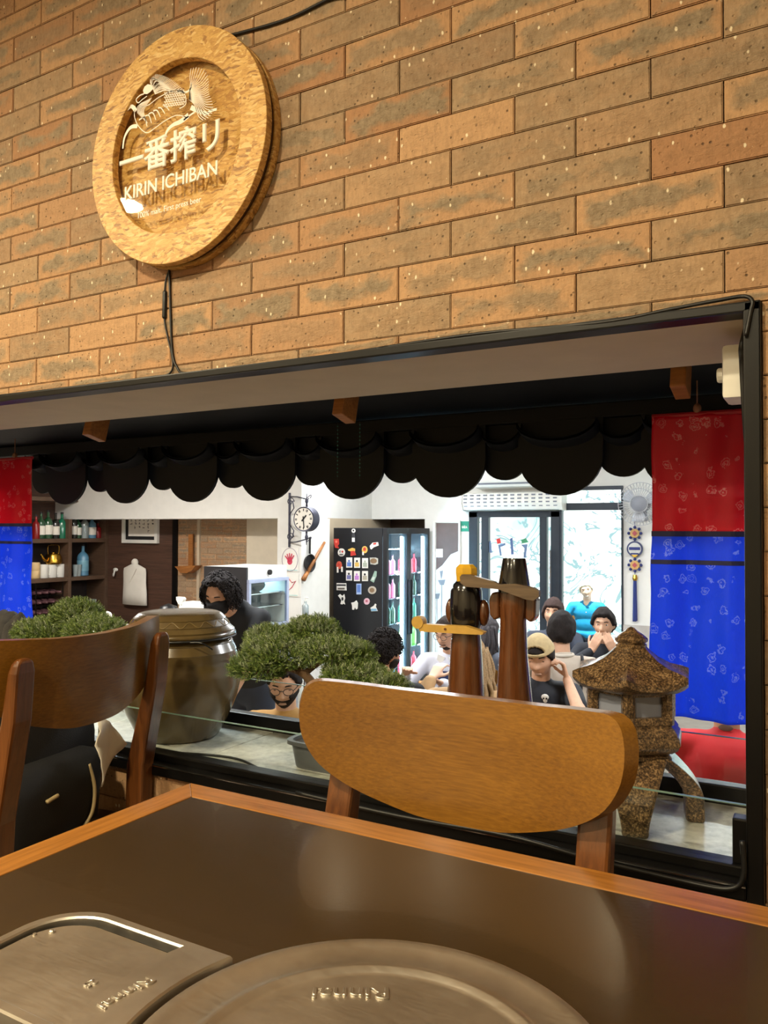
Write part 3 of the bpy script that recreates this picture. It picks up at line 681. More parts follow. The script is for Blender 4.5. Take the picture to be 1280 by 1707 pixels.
# dimmer box on the jamb
db = thing('dimmer_box', 'white dimmer box with a knob on the hatch jamb', 'switch', (XR, 1.50, 1.42))
zt_, zb_ = at(1215, 580, 1.47).z - 1.42, at(1215, 668, 1.47).z - 1.42
MB().bbox((-.044, -.06, zb_), (-.001, .03, zt_), .007).build('case', 'white_plastic', db, 40)
m = MB(); m.ring([[Vector((-.044 - h, r * math.cos(2 * PI * k / 24) * (1 + .03 * (k % 2)) - .015, r * math.sin(2 * PI * k / 24) * (1 + .03 * (k % 2)))) for k in range(24)] for h, r in ((0, .0125), (.01, .0125), (.0125, .0105))]).build('knob', 'white_plastic', db)
cable('dimmer_cable', 'twisted black cable hanging over the white dimmer box', [(XR - .004, 1.42, 1.486), (XR - .010, 1.40, 1.45), (XR - .012, 1.425, 1.43), (XR - .010, 1.435, 1.36), (XR - .004, 1.46, 1.2), (XR - .006, 1.50, 1.0), (XR - .005, 1.52, .8), (XR - .006, 1.5, .68), (XR - .006, 1.40, .64)], .004)
cable('ledge_cable', 'black cable lying along the stone ledge behind the jar', [(-1.7, 1.44, .608), (-1.45, 1.425, .608), (-1.25, 1.47, .608), (-1.12, 1.43, .608), (-1.0, 1.402, .608), (-.7, 1.40, .608)], .003)
cable('sill_cable', 'grey cable along the lower frame below the lantern', [(-.95, WY - .019, .617), (-.72, WY - .018, .612), (-.5, WY - .019, .617), (-.36, WY - .018, .607), (-.2, WY - .019, .602), (-.14, WY - .019, .606), (-.122, WY - .019, .63), (-.124, WY - .016, .68)], .0042)

# ================================================================== things on the ledge
LZ = .605
# ---- stone lantern
ln = thing('stone_lantern', 'brown speckled stone garden lantern with frosted windows on the ledge', 'lantern', (-.342, 1.575, LZ), math.radians(8))
def hexr(r, z, lift=0, n=6, sub=6, ph=-PI / 2):
    out = []
    for k in range(n):
        a, b = ph + 2 * PI * k / n, ph + 2 * PI * (k + 1) / n
        for j in range(sub):
            t = j / sub; p = Vector((math.cos(a), math.sin(a), 0)).lerp(Vector((math.cos(b), math.sin(b), 0)), t) * r
            e = abs(t - .5) * 2; out.append(p + Vector((0, 0, z + lift * e ** 3)))
    return out
prof = [(.030, .240, 0), (.098, .244, .002), (.111, .247, .009), (.1195, .253, .013), (.1190, .262, .015), (.108, .269, .012), (.080, .282, .006), (.056, .298, .002), (.038, .314, 0), (.030, .322, 0)]
MB().ring([hexr(r, z, l) for r, z, l in prof]).build('roof', 'stone', ln, 50)
MB().lathe([(.026, .316), (.029, .320), (.029, .326), (.0255, .328), (.0305, .332), (.031, .337), (.022, .345), (.012, .351), (.006, .357), (.0, .3595)], 24).build('finial', 'stone', ln, 50)
# light box: six corner posts, sill and head, frosted windows
m = MB(); m.ring([hexr(.086, .238, 0, sub=1), hexr(.086, .250, 0, sub=1)]); m.ring([hexr(.086, .186, 0, sub=1), hexr(.086, .200, 0, sub=1)])
for k in range(6):
    a = -PI / 2 + 2 * PI * k / 6; p = Vector((math.cos(a), math.sin(a), 0)) * .077; m.lathe([(.0125, .186), (.0125, .250)], 8, p)
m.build('light_box', 'stone', ln, 30)
for k in range(6):
    a = -PI / 2 + PI / 6 + 2 * PI * k / 6; rot = Matrix.Rotation(a - PI / 2, 3, 'Z'); c = Vector((math.cos(a), math.sin(a), 0)) * .063
    MB().box((-.036, -.002, .198), (.036, .002, .240), rot=rot, piv=(0, 0, .22)).build('window', 'shade_grey', ln, loc=c)
MB().ring([hexr(r, z) for r, z in ((.070, .128), (.086, .133), (.098, .140), (.104, .151), (.101, .160), (.096, .165), (.097, .168), (.090, .177), (.085, .181), (.086, .184), (.080, .188))]).build('platform', 'stone', ln, 50)
MB().ring([hexr(r, z) for r, z in ((.060, .108), (.080, .115), (.086, .122), (.078, .131))]).build('collar', 'stone', ln, 50)
for k in range(4):
    a = -PI / 2 + .12 + PI / 2 * k; d = Vector((math.cos(a), math.sin(a), 0)); s = Vector((-d.y, d.x, 0)); rings = []
    for t in range(11):
        f = t / 10; z = .126 * (1 - f) + .0; r = .050 + .062 * math.sin(min(1, f * 1.5) * PI / 2) + .004 * f; w = .040 * (1 - f) ** 1.6 + .023; th = .020
        if f > .92: w *= 1.06
        c = d * r + Vector((0, 0, z)); rings.append([c - s * w + d * th * .7, c + s * w + d * th * .7, c + s * w * .86 - d * th, c - s * w * .86 - d * th])
    o = MB().ring(rings).build('leg', 'stone', ln, 40)
    md = o.modifiers.new('round', 'BEVEL'); md.width = .007; md.segments = 3
# ---- onggi jar
jr = thing('onggi_jar', 'large olive brown glazed jar with wavy incised bands and lid', 'jar', (-1.512, 1.572, LZ))
jp = [(.0, 0), (.098, 0), (.104, .004), (.118, .03), (.138, .07), (.152, .105), (.159, .14), (.159, .165), (.1595, .168), (.156, .19), (.152, .207), (.153, .209), (.148, .224), (.149, .226), (.138, .247), (.139, .249), (.131, .259), (.122, .266), (.118, .268)]
MB().lathe(jp, 64).build('body', 'onggi', jr, 50)
lp = [(.118, .262), (.142, .264), (.1465, .268), (.1465, .273), (.142, .277), (.1425, .281), (.136, .286), (.130, .292), (.1305, .294), (.119, .309), (.1195, .311), (.108, .321), (.098, .325), (.06, .327), (.0, .327)]
MB().lathe(lp, 64).build('lid', 'onggi', jr, 50)
def wave(r0, z0, amp, n, rr, name, slope):
    pts = []
    for k in range(n * 12 + 1):
        a = 2 * PI * k / (n * 12); z = z0 + amp * math.sin(n * a); r = r0 + slope * (z - z0); pts.append(Vector((r * math.cos(a), r * math.sin(a), z)))
    return MB().tube(pts, rr, 6, cap=False).build(name, plain('onggi_ridge', srgb(116, 98, 62), .25), jr, True)
wave(.1415, .237, .0055, 15, .0012, 'wavy_band', -.48); wave(.125, .3015, .0065, 18, .0012, 'wavy_band', -.75)
m = MB()
for k in range(7):
    a = -1.9 + k * .045
    m.tube([(.139 * math.cos(a), .139 * math.sin(a), .262), (.152 * math.cos(a + .1), .152 * math.sin(a + .1), .226)], .0012, 5); m.tube([(.139 * math.cos(a), .139 * math.sin(a), .262), (.152 * math.cos(a - .1), .152 * math.sin(a - .1), .226)], .0012, 5)
m.build('black_net', 'cable', jr)
m = MB().tube(bez([(.146 * math.cos(a / 10 * 2 * PI), .146 * math.sin(a / 10 * 2 * PI), .2625 + .001 * (a % 2)) for a in range(11)], 4), .0025, 6, cap=False); m.tube(bez([(.12, -.088, .262), (.15, -.08, .262), (.168, -.06, .245)], 4), .002, 6); m.build('rim_cord', 'cable', jr)
# ---- bonsai
def sprig_pad(m, c, r, n, tipm, rng, up=.6):
    c = Vector(c)
    for _ in range(n):
        th, z = rng.uniform(0, 2 * PI), rng.uniform(-.55, 1); q = math.sqrt(1 - z * z) if abs(z) < 1 else 0
        d = Vector((q * math.cos(th), q * math.sin(th), z)); sh = rng.uniform(.70, 1.0)
        p = c + Vector((d.x * r[0], d.y * r[1], d.z * r[2])) * sh
        g = (Vector((d.x / r[0], d.y / r[1], d.z / r[2])).normalized() + Vector((rng.uniform(-.5, .5), rng.uniform(-.5, .5), up + rng.uniform(-.3, .3)))).normalized()
        L = rng.uniform(.011, .026); s = g.orthogonal().normalized(); s = Matrix.Rotation(rng.uniform(0, 6.3), 3, g) @ s; w = .00115
        tip = 1 if (rng.random() < tipm * (1.2 if d.z > .2 else .4)) else 0  # pale new-growth sprigs; the extra share on top puts overhead light into the colour
        vs, fs = [], []
        def blade(a, dr, l):
            o = len(vs); sd = dr.cross(s).normalized() if dr.cross(s).length > .1 else s; sd2 = s if sd is not s else g
            vs.extend([a - s * w, a + s * w, a + dr * l]); fs.append((o, o + 1, o + 2)); vs.extend([a - g.cross(s) * w, a + g.cross(s) * w, a + dr * l]); fs.append((o + 3, o + 4, o + 5))
        blade(p, g, L)
        for k in range(7):
            b = p + g * L * (.08 + .12 * k); sg_ = 1 if k % 2 else -1
            blade(b, (g * .75 + s * sg_ * .8 + g.cross(s) * rng.uniform(-.5, .5)).normalized(), L * (.60 - .05 * k))
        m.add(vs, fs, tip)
def bonsai(name, label, loc, pads, trunk, n, potr, tipm, seed, potgeo=True):
    rng = random.Random(seed); t = thing(name, label, 'bonsai', loc)
    if potgeo:
        a, b, h = potr; prof = [(.80, 0), (.82, .004), (.90, h * .8), (.93, h * .82), (1.0, h * .86), (1.0, h), (.88, h), (.86, h * .9)]
        def rr(k, z):
            out = []
            for i in range(40):
                an = 2 * PI * i / 40; cx, sx_ = math.cos(an), math.sin(an); e = .38
                out.append(Vector((a * k * math.copysign(abs(cx) ** e, cx), b * k * math.copysign(abs(sx_) ** e, sx_), z)))
            return out
        p = MB().ring([rr(k, z) for k, z in prof], cap=False); p.ring([rr(.80, 0), rr(.4, .0)], cap=True); p.build('pot', 'pot', t, 40)
        MB().ring([rr(.87, h * .86), rr(.87, h * .90)]).build('soil', 'soil', t)
    m = MB()
    for pts, r in trunk: m.tube(bez(pts, 5), [r * (1 - .55 * i / (5 * (len(pts) - 1))) for i in range(5 * (len(pts) - 1) + 1)], 8)
    m.build('trunk', 'bark', t, True)
    for c, r, k in pads:
        m = MB(); sprig_pad(m, c, r, int(n * k), tipm, rng); o = m.build('foliage', ['leaf', 'leaf_tip_toplit'], t); o['kind'] = 'stuff'
    return t
bx, by = -1.0, 1.545
def bp(u, v, y): p = at(u, v, y); return (p.x - bx, p.y - by, p.z - LZ)
bonsai('bonsai', 'spreading green bonsai in a grey pot behind the front chair', (bx, by, LZ),
       [(bp(465, 1092, 1.56), (.095, .07, .042), 1.4), (bp(428, 1114, 1.53), (.070, .05, .028), .8), (bp(522, 1056, 1.62), (.070, .05, .032), .9), (bp(560, 1088, 1.56), (.092, .06, .027), 1.1),
        (bp(592, 1126, 1.54), (.080, .05, .026), .9), (bp(640, 1142, 1.52), (.048, .04, .016), .45), (bp(452, 1068, 1.6), (.065, .05, .030), .7)],
       [([(0.0, 0, .05), (-.02, 0, .10), bp(520, 1140, 1.55), bp(500, 1120, 1.55), bp(470, 1112, 1.55)], .016), ([bp(505, 1125, 1.55), bp(540, 1100, 1.57), bp(570, 1100, 1.57), bp(600, 1118, 1.55)], .008), ([bp(480, 1115, 1.55), bp(450, 1118, 1.54), bp(425, 1122, 1.53)], .008), ([bp(500, 1118, 1.55), bp(515, 1080, 1.59), bp(520, 1062, 1.6)], .007)],
       1250, (.105, .07, .062), .35, 5)
b2x, b2y = -2.02, 1.555
def bp2(u, v, y): p = at(u, v, y); return (p.x - b2x, p.y - b2y, p.z - LZ)
bonsai('bonsai', 'bonsai with three foliage clumps behind the chair with the backpack', (b2x, b2y, LZ),
       [(bp2(128, 1028, 1.58), (.080, .06, .044), 1.1), (bp2(72, 1056, 1.55), (.105, .06, .036), 1.2), (bp2(160, 1054, 1.54), (.105, .06, .038), 1.3)],
       [([(0.0, 0, .05), (.02, 0, .11), bp2(120, 1085, 1.55), bp2(125, 1050, 1.56)], .015), ([bp2(118, 1090, 1.55), bp2(90, 1075, 1.55), bp2(72, 1065, 1.55)], .007), ([bp2(120, 1085, 1.55), bp2(150, 1070, 1.55), bp2(165, 1062, 1.55)], .007)],
       1400, (.10, .07, .062), .25, 9)
# ---- dark rocks at the end of the ledge
for k, (u, v, r, lab) in enumerate(((10, 1052, (.085, .07, .10), 'dark volcanic rock at the picture edge below the silk hanging'), (30, 1048, (.045, .05, .085), 'smaller dark rock between the silk hanging and the clumped bonsai'))):
    p = at(u, v, 1.62 if k == 0 else 1.56); bm = bmesh.new(); bmesh.ops.create_icosphere(bm, subdivisions=4, radius=1)
    H = (at(u, 1022 if k == 0 else 1026, p.y).z - LZ) / 2
    for q in bm.verts:
        d = 1 + .22 * noise.noise(q.co * 1.6 + Vector((k * 5, 0, 0))) + .09 * noise.noise(q.co * 4.5); q.co = Vector((q.co.x * r[0] * d, q.co.y * r[1] * d, max(-H, q.co.z * H * d * 1.05)))
    tag(MB().frombm(bm).build('rock', 'rock', None, True, (p.x, p.y, LZ + H)), lab, 'rock', 'dark rocks on the ledge')
# ---- carved totems
TY = 1.575
def tp(u, v): p = at(u, v, TY); return p
def totem(label, x, ws, mats_, group='carved totem figures'):
    return thing('totem_figure', label, 'figure', (x, TY, LZ), group=group)
c = tp(777, 1100); k = (at(800, 1100, TY).x - at(700, 1100, TY).x) / 100           # metres per pixel here
def zz(v, u=790): return at(u, v, TY).z - LZ
t1 = totem('carved wooden totem with a black head and yellow cap', c.x, 0, 0)
def trunk_(prof, flat=.8, n=24, wob=.0, ph=0):
    rings = []
    for r, z, dx in prof: rings.append([Vector((dx + r * math.cos(2 * PI * i / n) * (1 + wob * math.sin(3 * i)), r * flat * math.sin(2 * PI * i / n), z)) for i in range(n)])
    return MB().ring(rings)
trunk_([(34 * k, 0, 0), (33 * k, zz(1240), 0), (28 * k, zz(1165), 0), (25 * k, zz(1100), .0), (22 * k, zz(1052), 0), (20 * k, zz(1046), 0)]).build('body', 'totem', t1, 50)
trunk_([(20 * k, zz(1050), 0), (25 * k, zz(1040), 0), (25.5 * k, zz(1010), 0), (24.5 * k, zz(985), 0), (20 * k, zz(974), 0), (14 * k, zz(968), 0)]).build('head', 'black_gloss', t1, 50)
trunk_([(15.5 * k, zz(972), 0), (17.5 * k, zz(955), 0), (17 * k, zz(947), 0), (11 * k, zz(941), 0)], n=8).build('cap', 'yellow', t1)
for s in (-1, 1): MB().ell((s * 26 * k + (.002 if s > 0 else 0), 0.004, zz(1021)), (9 * k, .012, 20 * k)).build('ear', 'totem', t1, True)
yy = -.042
MB().prism([((u - 777) * k, zz(v, u)) for u, v in ((711, 1036), (745, 1038), (790, 1040), (806, 1045), (819, 1050), (816, 1054), (790, 1053), (740, 1050), (716, 1049))], yy - .006, yy + .012).build('crossbar', 'ochre', t1)
MB().ring([[Vector(((712 - 777) * k + 9.5 * k * math.cos(q * PI / 10), yy + h, zz(1039) + 9.5 * k * math.sin(q * PI / 10))) for q in range(20)] for h in (-.008, .012)]).build('crossbar_knob', 'ochre', t1)
MB().ring([[Vector(((758 - 777) * k + 2 * k * math.cos(q * PI / 5), yy + h, zz(1047) + 2 * k * math.sin(q * PI / 5))) for q in range(10)] for h in (-.0075, -.004)]).build('peg', 'totem', t1)
c2 = tp(857, 1100); t2 = totem('taller carved wooden totem with a tall black hat', c2.x, 0, 0)
trunk_([(34 * k, 0, 0), (31 * k, zz(1240), 0), (27 * k, zz(1168), .001), (21.5 * k, zz(1090), -.002), (19.5 * k, zz(1030), -.002), (22 * k, zz(1005), 0), (22 * k, zz(988), 0), (20 * k, zz(980), 0)]).build('body', 'totem', t2, 50)
trunk_([(24 * k, zz(985), 0), (24 * k, zz(975), 0), (21 * k, zz(955), 0), (17.5 * k, zz(931), 0), (16.5 * k, zz(929), 0)], n=18).build('hat', 'black_gloss', t2, 50)
for s in (-1, 1):
    m = MB(); m.prism([(s * 20 * k, zz(983)), (s * 32 * k, zz(986)), (s * 36 * k, zz(996)), (s * 35 * k, zz(1022)), (s * 28 * k, zz(1031)), (s * 20 * k, zz(1026))], -.014, .016); o = m.build('ear', 'totem', t2); md = o.modifiers.new('round', 'BEVEL'); md.width = .004; md.segments = 2
m = MB(); P = [((u - 857) * k, zz(v, u)) for u, v in ((786, 960), (789, 956), (800, 956), (838, 967), (846, 972), (870, 971), (898, 977), (906, 983), (906, 991), (898, 998), (886, 996), (846, 980), (836, 979), (796, 976), (787, 970))]
m.prism(P, -.050, -.038).build('crossbar', 'totem_grey', t2)
MB().ell((-16 * k, -.0365 + .0, zz(973)), (.004, .006, .004)).build('peg', 'black_gloss', t2, True)

# ================================================================== table, grill, chairs on our side
TX0, TX1, TY0, TY1, TZ = -.882, .30, .06, .943, .75
tb = thing('dining_table', 'brown laminate dining table with a light wood border', 'table', ((TX0 + TX1) / 2, (TY0 + TY1) / 2, 0))
cx, cy_ = (TX0 + TX1) / 2, (TY0 + TY1) / 2; hx_, hy_ = (TX1 - TX0) / 2, (TY1 - TY0) / 2; bw = .046
GX, GY, GR = -.297, .500, .1875
o = MB().box((-hx_ + bw, -hy_ + bw, TZ - .03), (hx_ - bw, hy_ - bw, TZ)).build('table_top', 'laminate', tb)
for sgn_ in (1, -1):
    m = MB(); pts = [(-hx_, sgn_ * hy_), (hx_, sgn_ * hy_), (hx_ - bw, sgn_ * (hy_ - bw)), (-hx_ + bw, sgn_ * (hy_ - bw))]; m.prism(pts, TZ - .036, TZ + .0012, axis='z'); o = m.build('border', 'border', tb); md = o.modifiers.new('round', 'BEVEL'); md.width = .0015; md.segments = 2
    m = MB(); pts = [(sgn_ * hx_, -hy_), (sgn_ * hx_, hy_), (sgn_ * (hx_ - bw), hy_ - bw), (sgn_ * (hx_ - bw), -hy_ + bw)]; m.prism(pts, TZ - .036, TZ + .0012, axis='z'); o = m.build('border', 'border_y', tb); md = o.modifiers.new('round', 'BEVEL'); md.width = .0015; md.segments = 2
for sx in (-1, 1):
    for sy in (-1, 1): MB().bbox((sx * (hx_ - .08) - .03, sy * (hy_ - .08) - .03, 0), (sx * (hx_ - .08) + .03, sy * (hy_ - .08) + .03, TZ - .03), .004).build('leg', 'chair_dark', tb)
gr = thing('grill_cover', 'round stainless steel cover over the built-in table grill', 'grill', (GX, GY, TZ))
MB().lathe([(GR - .004, 0), (GR, .002), (GR, .006), (GR - .003, .0095), (GR - .010, .0105), (GR - .014, .0085), (.150, .0065), (.146, .0068), (.143, .0085), (.139, .0085), (.135, .0055), (.130, .0048), (.06, .0058), (0, .006)], 96).build('lid', 'steel', gr, 40)
tc = atz(585, 1655, TZ + .006); ga = math.radians(180 + 0)
p = Vector((tc.x - GX, tc.y - GY, .0056))
txt('Rinnai', .022, 'lettering', 'steel', gr, Matrix.Translation(p) @ Matrix.Rotation(PI + .515, 4, 'Z') @ Matrix.Diagonal((1.25, 1, 1, 1)), .0009, .0004)
tr = thing('gas_valve_cover', 'rounded stainless valve cover with a flap beside the grill', 'cover', (-.585, .49, TZ))
def tray_out(x0, x1, y0, y1, r, n=10):
    out = []
    for cxx, cyy, a0 in ((x0 + r, y1 - r, PI / 2), (x0 + r, y0 + r, PI)):
        for i in range(n + 1): a = a0 + PI / 2 * i / n; out.append((cxx + r * math.cos(a), cyy + r * math.sin(a)))
    out += [(x1, y0), (x1, y1)]; return out
tx0, ty0, ty1 = -.108, -.078, .078
def edge_x(y):                                             # edge that follows the round grill
    Y = .49 + y - GY; return GX + .585 - math.sqrt((GR + .006) ** 2 - Y * Y)
out = tray_out(tx0, 0, ty0, ty1, .062)[:-2] + [(edge_x(ty0 + (ty1 - ty0) * i / 12) - .0, ty0 + (ty1 - ty0) * i / 12) for i in range(13)]
inn = tray_out(tx0 + .011, 0, ty0 + .011, ty1 - .011, .054)[:-2] + [(edge_x((ty0 + .011) + (ty1 - ty0 - .022) * i / 12) - .048, (ty0 + .011) + (ty1 - ty0 - .022) * i / 12) for i in range(13)]
zs_ = [(out, 0), (out, .010), ([(x * .985, y * .985) for x, y in out], .012), ([(x * 1.02 - .0, y * 1.03) for x, y in inn], .012), (inn, .0105), (inn, .002)]
MB().ring([[Vector((x, y, z)) for x, y in o_] for o_, z in zs_], cap=False).build('rim', 'steel', tr, 30)
MB().prism(inn, .0005, .0015, axis='z').build('well', 'black_metal', tr)
fl = tray_out(tx0 + .016, 0, ty0 + .013, ty1 - .020, .05)[:-2] + [(edge_x((ty0 + .013) + (ty1 - ty0 - .033) * i / 12) - .050, (ty0 + .013) + (ty1 - ty0 - .033) * i / 12) for i in range(13)]
fp = MB().prism(fl, .006, .008, axis='z').build('flap', 'steel', tr)
MB().lathe([(.003, .008), (.003, .0095), (.002, .0105)], 12, (-.078, .03, 0)).build('rivet', 'steel', tr); MB().lathe([(.0018, .008), (.0018, .0095)], 10, (-.088, .018, 0)).build('rivet', 'steel', tr)
pp = atz(212, 1655, TZ + .012); txt('Rinnai', .0165, 'lettering', 'steel', tr, Matrix.Translation((pp.x + .585, pp.y - .49, .0122)) @ Matrix.Rotation(PI + math.radians(84), 4, 'Z') @ Matrix.Diagonal((1.3, 1, 1, 1)), .0009, .0003)
pp = atz(150, 1640, TZ + .008); txt('25', .012, 'flap_mark', 'steel', fp, Matrix.Translation((pp.x + .585, pp.y - .49, .0084)) @ Matrix.Rotation(PI + math.radians(84), 4, 'Z'), .0006, .0002)

def make_chair(label, loc, rotz, group=None):
    t = thing('dining_chair', label, 'chair', loc, rotz, group)
    # curved backrest board: straight top, belly below
    N, K = 48, 12; hw, top, thk = .240, .925, .020
    half = bez([(0, .911, 0), (.10, .9135, 0), (.18, .9195, 0), (.218, .9205, 0), (.2345, .908, 0), (.240, .884, 0)], 12); low = bez([(0, .735, 0), (.06, .738, 0), (.12, .753, 0), (.17, .773, 0), (.210, .801, 0), (.232, .834, 0), (.2392, .861, 0), (.240, .884, 0)], 10)
    def lk(C, x):
        for a_, b_ in zip(C[:-1], C[1:]):
            if a_.x <= x <= b_.x + 1e-9: return a_.y + (b_.y - a_.y) * ((x - a_.x) / max(1e-9, b_.x - a_.x))
        return C[-1].y
    def pt(s, tt, off):
        a = s * hw; zt_, zb_ = lk(half, abs(a)), lk(low, abs(a)); z = zt_ + (zb_ - zt_) * tt
        y = .248 - .060 * s * s + (z - top) * .10; nl = math.hypot(.5 * s, 1)
        return Vector((a + off * .75 * s / nl, y + off / nl, z))
    def grid(off): return [[pt(math.sin(PI / 2 * (-1 + 2 * i / N)), j / K, off) for i in range(N + 1)] for j in range(K + 1)]
    f, b = grid(0), grid(thk)
    m = MB(); m.ring(f, cap=False, closed=False); m.ring(b, cap=False, closed=False)
    fb = [f[0][i] for i in range(N + 1)] + [f[j][N] for j in range(1, K + 1)] + [f[K][i] for i in range(N - 1, -1, -1)] + [f[j][0] for j in range(K - 1, 0, -1)]
    bb = [b[0][i] for i in range(N + 1)] + [b[j][N] for j in range(1, K + 1)] + [b[K][i] for i in range(N - 1, -1, -1)] + [b[j][0] for j in range(K - 1, 0, -1)]
    m.ring([fb, bb], cap=False); m.build('backrest', 'chair', t, 40)
    MB().bbox((-.225, -.235, .425), (.225, .205, .475), .018).build('seat', 'seat', t, 40)
    for s in (-1, 1):
        rings = []
        for z, y, w_, d_ in ((0, .29, .014, .015), (.40, .225, .019, .022), (.60, .232, .021, .022), (.78, .252, .022, .015), (.865, .262, .022, .011), (.882, .264, .018, .009), (.890, .265, .010, .006)):
            x = s * .192; yo = y - .010 - .054 * .64 + (.034 if z > .7 else .014)
            rings.append([Vector((x - w_, yo - d_, z)), Vector((x + w_, yo - d_, z)), Vector((x + w_, yo + d_, z)), Vector((x - w_, yo + d_, z))])
        o = MB().ring(rings).build('leg', 'chair_dark', t); md = o.modifiers.new('round', 'BEVEL'); md.width = .005; md.segments = 2; md.limit_method = 'ANGLE'
        rings = [[Vector((s * .195 + a_, -.205 + b_, z)) for a_, b_ in ((-r, -r), (r, -r), (r, r), (-r, r))] for z, r in ((0, .014), (.43, .02))]
        MB().ring(rings).build('leg', 'chair_dark', t)
        MB().bbox((s * .195 - .011, -.19, .37), (s * .195 + .011, .19, .425), .004).build('side_rail', 'chair_dark', t)
    MB().bbox((-.18, -.215, .37), (.18, -.195, .425), .004).build('front_rail', 'chair_dark', t)
    return t
ch1 = make_chair('wooden dining chair with a broad curved back against the table', (-.462, .80, 0), 0, 'dining chairs')
C2A = math.radians(-82)
ch2 = dup(ch1, (-1.555, 1.085, 0), C2A, 'wooden dining chair seen from behind with a backpack on its seat')
# backpack on the second chair
bpk = thing('backpack', 'black backpack with tan zips on the dining chair seat', 'bag', (ch2.location.x + .01, ch2.location.y + .028, .476), C2A)
bpk.scale = (1.0, 1.0, 1.04)
ch2.scale = (1.03,) * 3
def sq(rx, ry, z, e=.55, n=28, dy=0): return [Vector((rx * math.copysign(abs(math.cos(2 * PI * i / n)) ** e, math.cos(2 * PI * i / n)), dy + ry * math.copysign(abs(math.sin(2 * PI * i / n)) ** e, math.sin(2 * PI * i / n)), z)) for i in range(n)]
MB().ring([sq(.10, .06, 0), sq(.155, .085, .01), sq(.175, .10, .08), sq(.178, .10, .2), sq(.165, .09, .29), sq(.13, .07, .34), sq(.07, .04, .36)]).build('body', 'fabric_black', bpk, 60)
MB().ring([sq(.09, .02, .02, dy=.085), sq(.135, .045, .03, dy=.085), sq(.14, .05, .12, dy=.085), sq(.13, .045, .17, dy=.085), sq(.09, .02, .185, dy=.085)]).build('front_pocket', 'fabric_black', bpk, 60)
for pts in ([(-.165, .075, .30), (-.172, .078, .24), (-.178, .07, .16), (-.176, .06, .11)], [(-.08, .128, .15), (-.09, .136, .10), (-.085, .135, .05), (-.06, .13, .02)], [(.05, .137, .11), (.02, .138, .115)]):
    MB().tube(bez(pts, 5), .0042, 6).build('zip', 'zip', bpk, True)
MB().tube(bez([(-.06, .06, .34), (-.03, .07, .39), (.03, .07, .39), (.06, .06, .34)], 5), .008, 6).build('handle', 'fabric_black', bpk, True)
# white cloth tucked beside the backpack
cq = [atd(u, v, z) for u, v, z in ((166, 1196, 1.70), (186, 1203, 1.74), (207, 1240, 1.78), (182, 1282, 1.76), (168, 1312, 1.72), (166, 1255, 1.70))]
c0 = sum(cq, Vector()) / 6; bm = bmesh.new(); vs_ = [bm.verts.new(p - c0) for p in cq]; bm.faces.new(vs_); bmesh.ops.triangulate(bm, faces=bm.faces[:]); bmesh.ops.subdivide_edges(bm, edges=bm.edges[:], cuts=4, use_grid_fill=True)
for q in bm.verts: q.co += Vector((1, .5, 0)) * .012 * noise.noise(q.co * 28) + Vector((.6, -.5, .2)) * .006 * noise.noise(q.co * 60)
cl = MB().frombm(bm); o = cl.build('white_cloth', 'paper', None, True, c0); md = o.modifiers.new('cloth', 'SOLIDIFY'); md.thickness = .003
tag(o, 'crumpled white cloth hanging from the side of the black backpack', 'cloth')
# ================================================================== dining room: bar shelf and kitchen
sh = thing('bar_shelf', 'dark wood bar shelving with bottles and cups against the wall', 'shelf', (XS, 6.3, FLO))
SB = XS - .36
ydiv = [atx(u, 930, XS).y for u in (-28, 54 - 22, 117, 178)]
zsh = [atx(117, v, XS).z for v in (830, 898, 962, 1030)] + [FLO + .05]
ys0, ys1 = ydiv[0], ydiv[3]
def shl(n, lo, hi, m='shelfwood'): return MB().bbox(tuple(a - b for a, b in zip(lo, (XS, 6.3, FLO))), tuple(a - b for a, b in zip(hi, (XS, 6.3, FLO))), .004).build(n, m, sh)
for y in ydiv: shl('divider', (SB, y - .025, FLO), (XS, y + .025, zb))
for z in zsh:
    for a, b in zip(ydiv[:-1], ydiv[1:]): shl('shelf_board', (SB, a + .0255, z - .05), (XS - .003, b - .0255, z))
shl('back_panel', (SB - .03, ys0, FLO), (SB, ys1, zb), plain('shelf_back', srgb(40, 28, 24), .7))
def bottle(label, loc, h, r, glass, lab, group, name='bottle', labcol='paper', neck=.3):
    t = thing(name, label, 'bottle', loc, group=group)
    MB().lathe([(r * .9, 0), (r, .01 * h), (r, h * .58), (r * .85, h * .66), (r * neck, h * .76), (r * neck, h * .95)], 14).build('glass_body', glass, t, 40)
    MB().lathe([(r * neck * 1.15, h * .93), (r * neck * 1.15, h)], 10).build('stopper', 'ink', t)
    if lab: MB().lathe([(r * 1.02, h * .15), (r * 1.02, h * .48)], 14, cap=False).build('paper_label', labcol, t, True)
    return t
gg = plain('green_bottle_glass', srgb(30, 70, 42), .1, var=.1, spec=.8); gd = plain('dark_bottle_glass', srgb(26, 28, 24), .1, spec=.8); gb = plain('blue_bottle_glass', srgb(90, 140, 170), .1, spec=.8); gc = plain('clear_bottle_glass', srgb(150, 160, 160), .08, spec=.8); gr_ = plain('red_bottle_glass', srgb(130, 26, 26), .15); ge = plain('emerald_bottle_glass', srgb(20, 110, 80), .1, spec=.8)
z1 = zsh[1]
